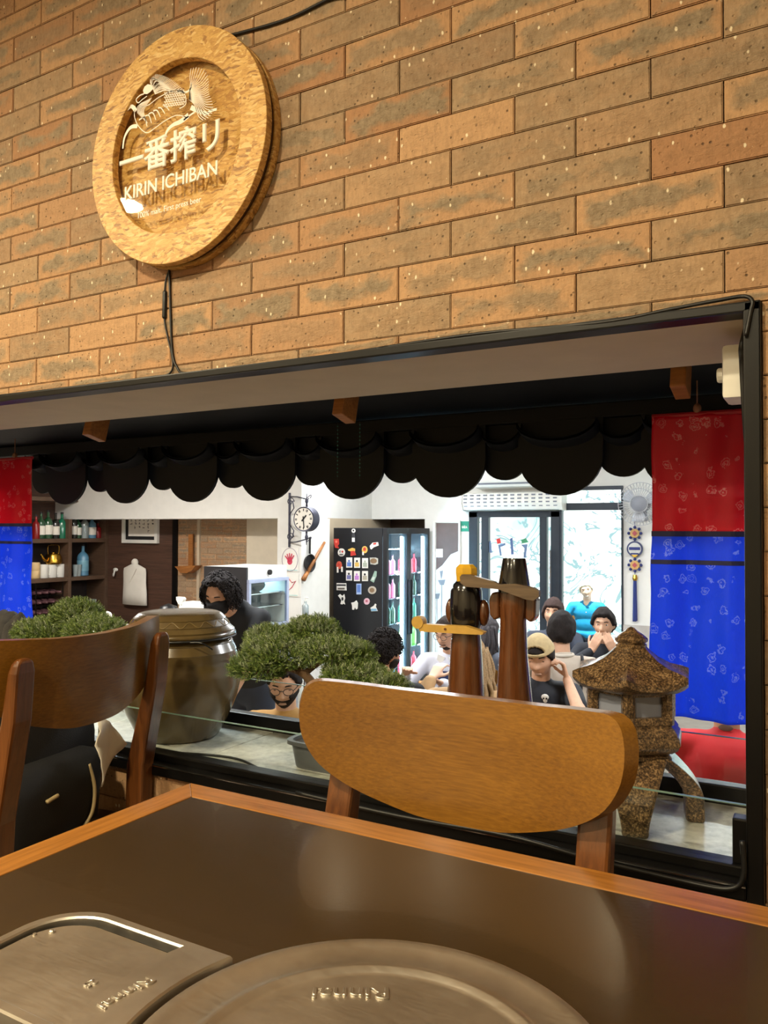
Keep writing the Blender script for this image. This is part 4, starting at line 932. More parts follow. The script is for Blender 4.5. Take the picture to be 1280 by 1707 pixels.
for u, h, r, g, lab in ((60, .30, .04, gr_, 'red bottle at the end of the top bar shelf'), (68.5, .34, .045, gg, 'green bottle with cream label beside the red bottle on the bar shelf'), (80, .36, .05, gg, 'wide green bottle with large white label on the bar shelf'), (92.5, .33, .045, gd, 'dark bottle with cream label beside the wide bottle'), (103, .34, .05, ge, 'emerald green bottle next to the shelf divider'),
                         (123, .34, .042, gd, 'dark bottle with white label right of the shelf divider'), (130, .30, .04, gg, 'small dark green bottle in the second top compartment'), (141, .33, .045, gc, 'clear glass decanter on the top bar shelf'), (153, .31, .05, gb, 'pale blue bottle with white label on the top bar shelf'), (163, .22, .04, gr_, 'short dark red bottle at the right end of the top shelf')):
    y = atx(u, 890, XS - .12).y; bottle(lab, (XS - .12, y, z1), h, r * 1.15, g, g not in (gr_, ge, gc), 'bottles on the bar shelf')
z2 = zsh[2]
ky = atx(88, 940, XS - .14).y; kt = thing('kettle', 'brass kettle with wire handle on white mugs on the shelf', 'kettle', (XS - .13, ky, z2 + .17))
MB().lathe([(.09, 0), (.105, .02), (.10, .09), (.085, .125), (.06, .135), (0, .14)], 24).build('body', 'brass', kt, 40)
MB().tube(bez([(0, -.09, .04), (0, -.14, .06), (0, -.17, .11), (0, -.19, .13)], 5), [.02] * 5 + [.016] * 5 + [.012] * 6, 8).build('spout', 'brass', kt, True)
MB().tube(bez([(0, -.075, .11), (0, -.085, .2), (0, -.06, .24), (0, .06, .24), (0, .085, .2), (0, .075, .11)], 5), .005, 6).build('handle', 'brass', kt, True)
MB().lathe([(.03, .138), (.014, .15), (.0, .162)], 12).build('lid_knob', 'brass', kt, True)
for i, (u, lab) in enumerate(((75, 'white mug below the brass kettle spout'), (89, 'white mug in the middle below the brass kettle'), (102, 'white mug with its handle towards the shelf divider'))):
    y = atx(u, 950, XS - .10).y; t = thing('mug', lab, 'mug', (XS - .13, y, z2), group='white mugs on the bar shelf')
    MB().lathe([(.055, 0), (.06, .006), (.06, .168), (.054, .168), (.05, .02), (0, .02)], 18).build('cup', 'white_plastic', t, 40)
    MB().tube(bez([(.02, .058, .13), (.03, .10, .12), (.03, .10, .05), (.02, .058, .04)], 5), .009, 6).build('handle', 'white_plastic', t, True)
y = atx(60.5, 950, XS - .1).y
t = thing('cup_stack', 'stack of cream coloured cups at the end of the shelf', 'cups', (XS - .12, y, z2)); MB().lathe([(.05, 0), (.058, .01), (.058, .09), (.055, .095), (.058, .10), (.058, .185), (.05, .2), (0, .2)], 16).build('cups', plain('cream_cup', srgb(210, 180, 130), .5), t, 40)
y = atx(139, 940, XS - .14).y; bottle('clear square bottle with blue label in the middle compartment', (XS - .15, y, z2), .42, .075, gb, True, 'bottles on the bar shelf', labcol=plain('blue_label', srgb(120, 170, 190), .5), neck=.28)
for u, lab in ((126, 'clear tumbler at the divider in the middle compartment'), (131, 'clear tumbler beside the square bottle')):
    y = atx(u, 950, XS - .1).y; tag(MB().lathe([(.03, 0), (.04, .15), (.036, .15), (.027, .01), (0, .01)], 14).build('tumbler', gc, None, 40, (XS - .1, y, z2)), lab, 'glass', 'tumblers on the bar shelf')
z3 = zsh[3]
y = atx(124, 990, XS - .1).y; tag(MB().lathe([(.05, 0), (.05, .22), (.052, .22), (.052, .26), (.045, .265), (0, .265)], 18).build('canister', 'chrome', None, 40, (XS - .12, y, z3)), 'steel canister in the lower shelf compartment', 'canister')
for u, lab in ((146, 'upside-down glass on the lower shelf near the canister'), (157, 'glass at the right end of the lower shelf')):
    y = atx(u, 1000, XS - .1).y; tag(MB().lathe([(.032, 0), (.045, .2), (.041, .2), (.029, .01), (0, .01)], 14).build('tumbler', gc, None, 40, (XS - .12, y, z3)), lab, 'glass', 'tumblers on the bar shelf')
# wine rack with lying bottles
ya, yb_ = atx(60, 1000, XS - .06).y, atx(104, 1000, XS - .06).y
rk = thing('wine_rack', 'wire wine rack in the lower shelf compartment', 'rack', (XS - .2, (ya + yb_) / 2, z3)); hw = (yb_ - ya) / 2; m = MB()
for yy_ in (-hw, hw):
    for xx in (-.12, .14): m.tube([(xx, yy_, 0), (xx, yy_, .5)], .006, 6)
for z in (.05, .18, .30, .48):
    for xx in (-.12, .14): m.tube([(xx, -hw, z), (xx, hw, z)], .005, 6)
m.build('wires', 'black_metal', rk)
for r_, z in ((0, .09), (1, .22), (2, .34)):
    for i in range(4):
        y = (ya + yb_) / 2 - hw * .75 + hw * .5 * i
        o = MB().lathe([(.0, -.2), (.036, -.19), (.038, .02), (.02, .07), (.013, .085), (.014, .17), (0, .17)], 12).build('wine_bottle', plain('wine_foil', srgb(120, 84, 88), .25, .4), None, True, (XS - .2, y, z3 + z), (0, PI / 2, 0))
        tag(o, 'wine bottle lying in the %s row of the wine rack' % ('bottom', 'middle', 'top')[r_], 'bottle', 'wine bottles in the %s rack row' % ('bottom', 'middle', 'top')[r_])
# wall things of the kitchen
def onw(u, v, y): return at(u, v, y)
a, b = onw(203, 840, KP - .05), onw(261, 906, KP - .05)
fr_ = thing('framed_calligraphy', 'white framed sheet of black calligraphy on the brown wall', 'picture', ((a.x + b.x) / 2, KP, b.z)); w_, h_ = (b.x - a.x) / 2, a.z - b.z
for lo, hi in (((-w_, -.05, 0), (w_, -.001, .045)), ((-w_, -.05, h_ - .045), (w_, -.001, h_)), ((-w_, -.05, .0451), (-w_ + .045, -.001, h_ - .0451)), ((w_ - .045, -.05, .0451), (w_, -.001, h_ - .0451))): MB().bbox(lo, hi, .003).build('frame_bar', 'white_plastic', fr_)
MB().box((-w_ + .045, -.02, .045), (w_ - .045, -.012, h_ - .045)).build('mat_board', 'ink', fr_); MB().box((-w_ + .10, -.024, .09), (w_ - .05, -.0201, h_ - .05)).build('sheet', 'paper', fr_)
m = MB(); Rg = random.Random(5)
for c in range(6):
    x = -w_ + .15 + c * (2 * w_ - .24) / 5.2; z = h_ - .08; zend = .14 + Rg.uniform(0, .12)
    while z > zend:
        for _ in range(3):
            dx, dz = Rg.uniform(-.014, .014), Rg.uniform(-.012, .012)
            if Rg.random() < .5: m.box((x + dx - .013, -.0255, z + dz), (x + dx + .013, -.0242, z + dz + .006))
            else: m.box((x + dx, -.0255, z + dz - .012), (x + dx + .006, -.0242, z + dz + .012))
        z -= .046
m.build('ink_columns', 'ink', fr_)
# hanging white bag on a hook
p = onw(227, 932, KP - .03); bz_ = onw(227, 1008, KP - .03).z; bg = thing('hanging_bag', 'white paper bag hanging by its knotted top on the brown wall', 'bag', (p.x, KP - .002, bz_)); H = p.z - bz_
m = MB(); rows = []; wpx = (onw(246, 960, KP).x - onw(207, 960, KP).x) / 2
for z, k_ in ((0, 1.0), (.25, .98), (.5, .95), (.72, .95), (.80, .90), (.86, .48), (.90, .15)):
    row = []
    for i in range(32):
        a_ = 2 * PI * i / 32; row.append(Vector((wpx * k_ * math.cos(a_) + (.012 * noise.noise((a_ * 2, z * 5, 0))), -.05 + .04 * math.sin(a_) * (.5 + .5 * k_) + .012 * noise.noise((a_ * 1.5, z * 6, 3)), z * H)))
    rows.append(row)
m.ring(rows).build('bag_body', 'paper', bg, True); MB().ell((0, -.05, H * .93), (.055, .035, .05)).build('knot', 'paper', bg, True)
MB().prism([(-.10, H * .52), (.02, H * .74), (.08, H * .8), (.05, H * .70), (-.04, H * .49)], -.105, -.09).build('fold', 'paper', bg)
p = onw(194, 952, KP); t = thing('wall_hook', 'small white wall hook beside the hanging bag', 'hook', (p.x, KP, p.z)); MB().ell((0, -.015, .02), (.045, .015, .025)).build('plate', 'white_plastic', t, True); MB().tube(bez([(0, -.03, .01), (.02, -.06, -.03), (.0, -.05, -.06), (-.02, -.03, -.03)], 4), .012, 6).build('prong', 'white_plastic', t, True)
# wooden rake rack hung on the brick strip
p0_ = onw(317, 890, KP - .06); p1_ = onw(317, 947, KP - .06); t = thing('wooden_rack', 'light wooden hanger with a shallow tray on the brick strip', 'rack', (p0_.x, KP - .045, p1_.z)); H = p0_.z - p1_.z
MB().bbox((-.035, -.012, 0), (.035, .012, H), .004).build('upright', 'rafter', t); a = onw(299, 945, KP - .06).x - p0_.x; b = onw(334, 945, KP - .06).x - p0_.x
MB().prism([(a, .02), (b, .04), (b - .06, -.02), (p0_.x * 0 + .03, -.06), (a + .1, -.06)], -.10, .02).build('tray', 'rafter', t)
# work counter with sink things, only glimpsed between the bonsai and the jar
ct = thing('kitchen_counter', 'pale kitchen counter under the hanging bag', 'counter', (-5.6, 5.9, FLO)); 
MB().bbox((-2.2, -.3, .86), (.45, .35, .90), .006).build('worktop', 'white_plastic', ct); MB().box((-2.18, -.25, 0), (.43, .34, .86)).build('carcass', 'shelfwood', ct)
cz = FLO + .90
p = at(184, 1045, 5.9); fz = at(184, 1023, 5.9).z; t = thing('faucet', 'white curved faucet beside the dark bar shelf', 'faucet', (p.x, 5.9, cz)); dz = fz - cz
MB().tube(bez([(0, 0, 0), (0, 0, dz - .05), (-.02, 0, dz), (-.10, 0, dz), (-.11, 0, dz - .03)], 5), .02, 8).build('spout', 'white_plastic', t, True); MB().lathe([(.035, 0), (.035, .03), (.02, .04)], 12).build('base', 'white_plastic', t)
t = thing('spray_bottle', 'white spray bottle standing behind the glazed jar', 'bottle', (at(302, 1000, 5.9).x, 5.9, cz)); zt_ = at(302, 995, 5.9).z - cz
MB().lathe([(.04, 0), (.045, .02), (.045, zt_ * .55), (.02, zt_ * .72), (.018, zt_ * .82)], 14).build('bottle_body', 'white_plastic', t, True); MB().prism([(-.05, zt_ * .92), (-.05, zt_), (.03, zt_), (.05, zt_ * .95), (.02, zt_ * .8), (-.02, zt_ * .8)], -.02, .02).build('trigger', 'white_plastic', t)
t = thing('dark_bowl', 'dark upturned bowl behind the lid of the jar', 'bowl', (at(287, 1010, 5.8).x, 5.75, cz)); zt_ = at(287, 1006, 5.75).z - cz; MB().lathe([(.12, 0), (.115, zt_ * .5), (.08, zt_ * .9), (0, zt_)], 20).build('shell', 'black_plastic', t, True)
t = thing('folded_towel', 'folded pale towel on the counter behind the cook', 'towel', (at(333, 1008, 5.8).x, 5.75, cz)); zt_ = at(333, 1003, 5.75).z - cz; MB().bbox((-.12, -.08, 0), (.12, .08, zt_), .03).build('cloth', 'white_plastic', t, True)
# food warmer, its glass front turned to the dining room
XW = -4.11; wa, wb_ = atx(411, 960, XW), atx(478, 960, XW); zt_, zbm = atx(445, 944, XW).z, atx(445, 1046, XW).z
wm = thing('food_warmer', 'white countertop food warmer with a lit glass door', 'oven', (XW, (wa.y + wb_.y) / 2, FLO)); hy = (wb_.y - wa.y) / 2; z0, z1 = zbm - FLO, zt_ - FLO
for lo, hi in (((-.45, -hy + .02, z0), (0, hy, z0 + .02)), ((-.45, -hy + .02, z1 - .10), (0, hy, z1)), ((-.45, hy - .02, z0 + .0201), (0, hy, z1 - .1001)), ((-.45, -hy + .0201, z0 + .0201), (-.43, hy - .0201, z1 - .1001))): MB().bbox(lo, hi, .003).build('case_panel', 'white_plastic', wm)
MB().bbox((-.45, -hy - .004, z0 + .0), (-.002, -hy + .0195, z1 - .0), .003).build('side_panel', plain('warmer_side', srgb(40, 38, 40), .5), wm)
dk = plain('warmer_frame', srgb(170, 178, 205), .35, .4)
for lo, hi in (((.001, -hy, z0), (.025, hy, z0 + .03)), ((.001, -hy, z1 - .13), (.025, hy, z1 - .10)), ((.001, -hy, z0 + .03), (.025, -hy + .03, z1 - .13)), ((.001, hy - .03, z0 + .03), (.025, hy, z1 - .13))): MB().bbox(lo, hi, .003).build('door_bar', dk, wm)
MB().box((.010, -hy + .03, z0 + .03), (.015, hy - .03, z1 - .13)).build('door_glass', 'winglass', wm)
MB().box((-.43, -hy + .02, z0 + .02), (-.425, hy - .02, z1 - .1)).build('inner_back', plain('warmer_inside', srgb(70, 150, 200), .3), wm)
for z in (.33, .55): MB().box((-.42, -hy + .02, z0 + z * (z1 - z0)), (-.02, hy - .02, z0 + z * (z1 - z0) + .008)).build('rack_shelf', 'chrome', wm)
MB().ell((-.2, .02, z0 + .56 * (z1 - z0) + .06), (.13, .13, .07)).build('round_pan', 'ink', wm, True)
MB().box((-.3, -hy + .05, z1 - .108), (-.1, hy - .05, z1 - .101)).build('lamp_strip', emit('warmer_lamp', (.5, .85, 1, 1), 9), wm)
MB().ring([[Vector((.0 + h, .02 + .022 * math.cos(q * PI / 8), z1 - .05 + .022 * math.sin(q * PI / 8))) for q in range(16)] for h in (0, .02)]).build('knob', 'ink', wm)
tag(MB().bbox((XW - .5, wa.y - .4, FLO), (XW + .02, wb_.y + .15, zbm - .001), .005).build('warmer_stand', plain('stand_grey', srgb(150, 150, 156), .5), None), 'grey cabinet carrying the food warmer beside the cook', 'cabinet')
# notices, clock, pan, stick, sanitiser on and around the pillar
for n, (u0, v0, u1, v1), lab in (('hand', (470, 913, 498, 953), 'white notice with a red hand in a circle on the pillar'), ('map', (477, 957, 498, 995), 'white notice with a red zigzag outline below the hand notice')):
    a, b = at(u0, v0, KY), at(u1, v1, KY); t = thing('wall_notice', lab, 'notice', ((a.x + b.x) / 2, KY, (a.z + b.z) / 2)); w_, h_ = (b.x - a.x) / 2, (a.z - b.z) / 2
    MB().box((-w_, -.008, -h_), (w_, -.001, h_)).build('plate', 'white_plastic', t); MB().box((-w_ + .012, -.0095, -h_ + .012), (w_ - .012, -.0082, -h_ + .018)).build('border_line', plain('teal_line', srgb(140, 200, 200), .5), t)
    rd = plain('red_print', srgb(196, 60, 84), .5); m = MB()
    if n == 'hand':
        m.ell((0, -.010, -.02), (.035, .002, .035)); 
        for k_ in range(5): ang = -.9 + .42 * k_; m.cap2((.02 * math.sin(ang), -.010, -.01), (.075 * math.sin(ang), -.010, .075 * math.cos(ang) - .01), .008, .007, 6)
        m.build('hand_print', rd, t); pts = [(.105 * math.cos(q * PI / 16), -.0095, .125 * math.sin(q * PI / 16)) for q in range(33)]; MB().tube(pts, .003, 5, cap=False).build('circle_print', plain('grey_print', srgb(150, 130, 150), .5), t)
    else:
        m.tube([(-.09, -.01, .02), (-.04, -.01, -.05), (.0, -.01, -.02), (.05, -.01, .05), (.0, -.01, .03), (-.04, -.01, .07), (-.08, -.01, .07)], .005, 5); m.build('outline_print', rd, t)
ck = thing('bracket_clock', 'round double-sided station clock on a scrolled iron bracket', 'clock', (at(483, 866, KY).x, KY, at(487, 866, KY).z))
cyc = -.20; pc = at(511, 866, KY + cyc); cxl = pc.x - ck.location.x; rr_ = .5 * (at(511, 846, KY + cyc).z - at(511, 887, KY + cyc).z)
iron = plain('dark_iron', srgb(70, 70, 84), .45, .6)
MB().bbox((-.012, -.012, -.30), (.012, -.001, .29), .003).build('wall_plate', iron, ck)
m = MB()
def arc(c, r, a0, a1, n=14, sp=0): return [(c[0] + r * (1 - sp * i / n) * math.cos(a0 + (a1 - a0) * i / n), cyc * min(1, max(0, (c[0] + r * math.cos(a0 + (a1 - a0) * i / n)) / .12)), c[1] + r * (1 - sp * i / n) * math.sin(a0 + (a1 - a0) * i / n)) for i in range(n + 1)]
for s in (-1, 1):
    m.tube([(0, -.006, s * .25), (cxl * .5, cyc * .6, s * .24), (cxl, cyc, s * (rr_ + .08))], .007, 6); m.tube([(0, -.006, s * .05), (cxl * .35, cyc * .5, s * .12), (cxl * .3, cyc * .5, s * .2)], .006, 6)
    m.tube([(cxl, cyc, s * rr_), (cxl, cyc, s * (rr_ + .14))], [.012, .004], 6); m.ell((cxl, cyc, s * (rr_ + .06)), (.018, .018, .028)); m.tube([(cxl + .02 + .045 * (1 - i / 16) * math.cos(i * .55 - 1), cyc, s * (rr_ + .09) + .04 * (1 - i / 16) * math.sin(i * .55)) for i in range(14)], .005, 5)
    m.tube([(.05 + .05 * (1 - i / 20) * math.cos(i * .5), cyc * .3, s * .19 + .05 * (1 - i / 20) * math.sin(i * .5)) for i in range(16)], .005, 5)
m.build("scrollwork", iron, ck, True)["kind"] = "stuff"
m = MB(); m.ring([[Vector((cxl + r * math.cos(2 * PI * k / 40), cyc + y, r * math.sin(2 * PI * k / 40))) for k in range(40)] for r, y in ((rr_ * .88, -.05), (rr_, -.055), (rr_ * 1.02, -.04), (rr_ * .98, 0), (rr_ * 1.02, .04), (rr_, .055))]).build('drum', iron, ck, 40)
MB().ring([[Vector((cxl + rr_ * .9 * math.cos(2 * PI * k / 40), cyc + y, rr_ * .9 * math.sin(2 * PI * k / 40))) for k in range(40)] for y in (-.0565, -.052)]).build('dial', 'paper', ck)
m = MB()
for k_ in range(12):
    a_ = 2 * PI * k_ / 12; rt = Matrix.Rotation(-a_, 3, 'Y'); m.box((cxl - .005, cyc - .0585, rr_ * .64), (cxl + .005, cyc - .057, rr_ * .84), rot=rt, piv=(cxl, cyc, 0))
    if k_ % 2: m.box((cxl - .015, cyc - .0585, rr_ * .64), (cxl - .010, cyc - .057, rr_ * .84), rot=rt, piv=(cxl, cyc, 0))
m.build('numerals', 'ink', ck)
for ang, L, w_ in ((.75, .42, .008), (3.05, .72, .006)): MB().box((cxl - w_, cyc - .061, -.03), (cxl + w_, cyc - .0595, rr_ * L), rot=Matrix.Rotation(ang, 3, 'Y'), piv=(cxl, cyc, 0)).build('hand', 'ink', ck)
px_ = p1; p = atx(507, 900, px_ + .03); t = thing('frying_pan', 'dark frying pan hanging on the side of the pillar', 'pan', (px_, KY + .12, at(506, 930, KY).z))
MB().ring([[Vector((h, r * math.cos(2 * PI * k / 24), -.06 + r * math.sin(2 * PI * k / 24))) for k in range(24)] for h, r in ((.004, .08), (.04, .1), (.04, .094), (.012, .075))]).build('pan_body', 'ink', t, 40); MB().bbox((.02, -.012, .04), (.035, .012, .22), .004).build('handle', 'ink', t)
sa, sb_ = atx(512, 955, px_ + .03), atx(541, 904, px_ + .03); t = thing('wooden_stick', 'slanted wooden stick hanging on the pillar side next to the fridge', 'stick', sa)
MB().tube([(0, 0, 0), sb_ - sa], [.022, .014], 8).build('shaft', 'rafter', t, True); MB().tube([(0, 0, 0), (sa - sb_).normalized() * .10], [.022, .028], 8).build('head', 'rafter', t, True)
t = thing('sanitiser_bottle', 'clear pump bottle on a stand by the pillar', 'bottle', (at(509, 1010, 6.9).x, 6.9, FLO)); z0 = at(509, 1032, 6.9).z - FLO; z1 = at(509, 996, 6.9).z - FLO
MB().lathe([(.10, 0), (.10, .02), (.015, .03), (.015, z0 - .02), (.07, z0 - .01), (.07, z0)], 14).build('stand', 'chrome', t); MB().lathe([(.036, z0), (.036, z0 + (z1 - z0) * .62), (.014, z0 + (z1 - z0) * .72), (.014, z0 + (z1 - z0) * .82)], 14).build('bottle_body', gc, t, True); MB().lathe([(.008, z0 + (z1 - z0) * .82), (.008, z1)], 8).tube([(0, 0, z1), (.04, 0, z1 - .005)], .007, 6).build('pump', 'white_plastic', t)

# ================================================================== drinks fridge with magnets
fx0, fx1, fy0 = at(556, 880, 7.9).x, at(645, 880, 7.9).x, 7.9
fy1, fy2 = atx(682, 880, fx1).y, 9.0
fz = at(600, 880, 7.9).z - FLO
fd = thing('drinks_fridge', 'tall black drinks fridge with two lit glass doors', 'fridge', (0, 0, FLO))
for n, lo, hi in (('side_panel', (fx0, fy0, 0), (fx1 - .06, fy0 + .03, fz)), ('side_panel', (fx0, fy2 - .03, 0), (fx1 - .06, fy2, fz)), ('back_panel', (fx0, fy0 + .0301, 0), (fx0 + .03, fy2 - .0301, fz)), ('top_panel', (fx0 + .0301, fy0 + .0301, fz - .05), (fx1 - .06, fy2 - .0301, fz)), ('plinth', (fx0 + .0301, fy0 + .0301, 0), (fx1 - .06, fy2 - .0301, .14))):
    MB().bbox(lo, hi, .004).build(n, 'fridge', fd)
MB().box((fx0 + .031, fy0 + .031, .14), (fx0 + .04, fy2 - .031, fz - .05)).build('liner', plain('fridge_liner', srgb(215, 232, 240), .4), fd)
led_and_fill = emit('fridge_led_and_fill', (.5, .8, 1, 1), 70)  # door LED strips, shared with the added fill bars
for k_, (a, b) in enumerate(((fy0, fy1), (fy1 + .004, fy2))):
    d_ = [((fx1 - .055, a, .1), (fx1, a + .05, fz)), ((fx1 - .055, b - .05, .1), (fx1, b, fz)), ((fx1 - .055, a + .0501, fz - .07), (fx1, b - .0501, fz)), ((fx1 - .055, a + .0501, .1), (fx1, b - .0501, .18))]
    g = MB().box((fx1 - .03, a + .05, .18), (fx1 - .024, b - .05, fz - .07)).build('glass_door', 'winglass', fd)
    for lo, hi in d_: MB().bbox(lo, hi, .004).build('door_bar', 'fridge', g)
    for y in (a + .065, b - .065): MB().bbox((fx1 - .080, y - .012, .2), (fx1 - .058, y + .012, fz - .1), .003).build('light_strip', led_and_fill, fd)
    MB().bbox((fx1 + .001, (b - .035) if k_ == 0 else a + .015, .7), (fx1 + .03, (b - .015) if k_ == 0 else a + .035, 1.35), .004).build('handle', 'fridge', g)
shz = [.2, .52, .84, 1.14, 1.42]
for z in shz:
    MB().box((fx0 + .05, fy0 + .04, z - .012), (fx1 - .09, fy2 - .04, z)).build('shelf_rack', 'chrome', fd)
    MB().box((fx1 - .30, fy0 + .06, z + .285), (fx1 - .26, fy2 - .06, z + .293)).build('added_glow_bar', led_and_fill, fd)  # added glowing bar that brightens the bottles, not a known fixture
kinds = [(plain('red_can', srgb(190, 40, 56), .3), 'red', .24), (gg, 'green', .25), (ge, 'emerald', .26), (gb, 'blue', .24), (plain('lime_bottle', srgb(120, 190, 70), .2), 'lime green', .25), (plain('pink_bottle', srgb(220, 120, 150), .3), 'pink', .23)]
plan = {(0, 0): 3, (0, 1): 3, (0, 2): 1, (0, 3): 5, (0, 4): 5, (1, 0): 0, (1, 1): 4, (1, 2): 2, (1, 3): 1, (1, 4): 0}
for (d_, s_), kk in plan.items():
    a, b = ((fy0, fy1), (fy1, fy2))[d_]; m_, cn, h = kinds[kk]
    for i in range(4):
        y = a + .1 + (b - a - .2) * i / 3
        bottle('%s drink bottle on the %s fridge shelf behind the %s door' % (cn, ('lowest', 'second', 'middle', 'fourth', 'highest')[s_], ('near', 'far')[d_]), (fx1 - .17, y, FLO + shz[s_]), h, .032, m_, False, '%s bottles, %s door shelf %s' % (cn, ('near', 'far')[d_], ('one', 'two', 'three', 'four', 'five')[s_]), name='drink_bottle')
# magnets on its side panel
def mg(name, label, parts):
    p0m = None; t = None
    for nm, pts, col in parts:
        P = [at(540 + x / 6.4, 860 + y / 6.4, fy0 - .004) for x, y in pts]
        if t is None:
            c = sum(P, Vector()) / len(P); t = thing(name, label, 'magnet', (c.x, fy0, c.z), group='magnets on the fridge side')
        k_ = len(t.children); MB().prism([(p.x - t.location.x, p.z - t.location.z) for p in P], -.006 - .0015 * k_, -.0005 - .0015 * k_).build(nm, plain('magnet_%d_%d_%d' % tuple(int(v * 255) for v in col[:3]), col, .5, var=.04), t)
def oval(x, y, rx, ry, n=14): return [(x + rx * math.cos(2 * PI * i / n), y + ry * math.sin(2 * PI * i / n)) for i in range(n)]
def rect(x, y, w, h): return [(x - w, y - h), (x + w, y - h), (x + w, y + h), (x - w, y + h)]
WH, RD, YL, GY_, BLU, BRN, BK = srgb(232, 228, 220), srgb(196, 60, 50), srgb(220, 180, 90), srgb(150, 150, 150), srgb(96, 130, 200), srgb(130, 104, 76), srgb(30, 30, 34)
mg('bottle_magnet', 'bottle opener magnet with white ring at the top', [('ring_head', oval(315, 158, 20, 22), WH), ('ring_hole', oval(315, 156, 9, 10), BK), ('bottle_shape', [(305, 180), (325, 180), (334, 220), (334, 284), (298, 284), (298, 220)], srgb(60, 60, 64)), ('label_patch', rect(316, 255, 15, 22), WH)])
mg('red_magnet', 'red figure shaped magnet at the upper edge', [('shape', [(105, 245), (155, 245), (160, 300), (145, 320), (158, 345), (120, 340), (110, 300)], RD), ('patch', oval(132, 275, 12, 14), srgb(230, 130, 110))])
mg('heart_magnet', 'round white magnet with a red heart', [('disc', oval(186, 390, 38, 44), WH), ('heart', [(185, 378), (196, 370), (210, 376), (200, 396), (190, 390)], RD), ('letter', rect(172, 380, 4, 12), BK), ('line', rect(186, 410, 20, 4), BK)])
mg('pot_magnet', 'yellow and red pouring pot magnet', [('top', [(255, 360), (300, 340), (330, 350), (330, 380), (290, 380), (258, 370)], YL), ('pot', [(285, 375), (325, 372), (342, 418), (285, 428)], RD)])
mg('fan_magnet', 'round fan magnet with a handle', [('fan', oval(434, 360, 30, 38), YL), ('centre', oval(434, 355, 16, 20), RD), ('handle', rect(418, 400, 7, 18), WH)])
mg('ribbon_magnet', 'white and red ribbon magnet near the fridge door', [('ribbon', [(488, 320), (520, 285), (575, 280), (582, 315), (530, 335), (505, 358), (495, 350)], WH), ('band', [(525, 290), (560, 285), (555, 305), (528, 308)], RD)])
for i, (x, y, c, w) in enumerate(((269, 498, BLU, 'blue'), (353, 500, YL, 'yellow'), (438, 504, srgb(170, 176, 160), 'grey'), (267, 636, srgb(120, 120, 170), 'indigo'), (351, 642, srgb(190, 130, 200), 'purple'), (437, 642, srgb(180, 170, 150), 'beige'))):
    mg('card_magnet', 'white card magnet with %s print in the %s row' % (w, 'upper' if i < 3 else 'lower'), [('card', rect(x, y, 31, 54), WH), ('print', rect(x, y + 18, 22, 22), c), ('mark', oval(x, y - 18, 10, 12), BK if i % 2 else c)])
mg('fish_magnet', 'brown rounded fish magnet', [('shape', [(488, 445), (550, 445), (575, 455), (575, 510), (545, 522), (495, 515)], srgb(190, 190, 180)), ('body', oval(530, 480, 36, 28), BRN)])
mg('gate_magnet', 'red arched magnet with two white legs', [('arch', oval(161, 525, 30, 42), srgb(200, 90, 70)), ('leg_piece', rect(146, 575, 8, 30), WH), ('leg_piece', rect(192, 570, 8, 28), WH), ('mark', oval(161, 520, 12, 16), RD)])
mg('green_bottle_magnet', 'tilted pale green bottle magnet', [('shape', [(540, 588), (562, 592), (560, 640), (530, 712), (494, 690), (520, 640)], srgb(150, 176, 160)), ('patch', [(520, 650), (545, 655), (530, 690), (505, 680)], srgb(200, 210, 200))])
mg('house_magnet', 'white house shaped magnet', [('shape', [(135, 718), (236, 718), (240, 795), (135, 792)], WH), ('roof_band', rect(186, 738, 48, 8), BK), ('windows_band', rect(186, 775, 36, 8), srgb(110, 100, 90))])
mg('strip_magnet', 'tall blue strip magnet in the middle', [('strip', rect(372, 780, 26, 57), srgb(170, 190, 225)), ('print', rect(372, 775, 18, 40), BLU)])
mg('coin_magnet', 'round brown and white medallion magnet', [('disc', oval(513, 792, 44, 42), srgb(190, 180, 165)), ('centre', oval(513, 792, 26, 26), BRN)])
mg('rabbit_magnet', 'white and black animal magnet with long ears', [('shape', [(150, 850), (170, 835), (195, 855), (215, 835), (225, 880), (215, 910), (225, 945), (205, 935), (195, 945), (175, 940), (185, 900)], WH), ('patch', oval(198, 885, 10, 20), BK)])
mg('dog_magnet', 'white dog shaped magnet', [('shape', [(290, 925), (320, 920), (345, 902), (362, 930), (358, 990), (342, 998), (332, 975), (320, 1002), (302, 1000), (300, 960)], WH)])
mg('flower_magnet', 'small pink flower magnet', [('flower', oval(456, 912, 32, 36, 10), srgb(222, 180, 190)), ('centre', oval(456, 908, 12, 12), srgb(190, 90, 110))])
mg('swan_magnet', 'white and blue swan magnet', [('shape', [(495, 980), (530, 960), (545, 935), (558, 945), (552, 970), (572, 1015), (505, 1018)], WH), ('water', [(500, 992), (560, 988), (566, 1012), (506, 1014)], srgb(120, 170, 200))])

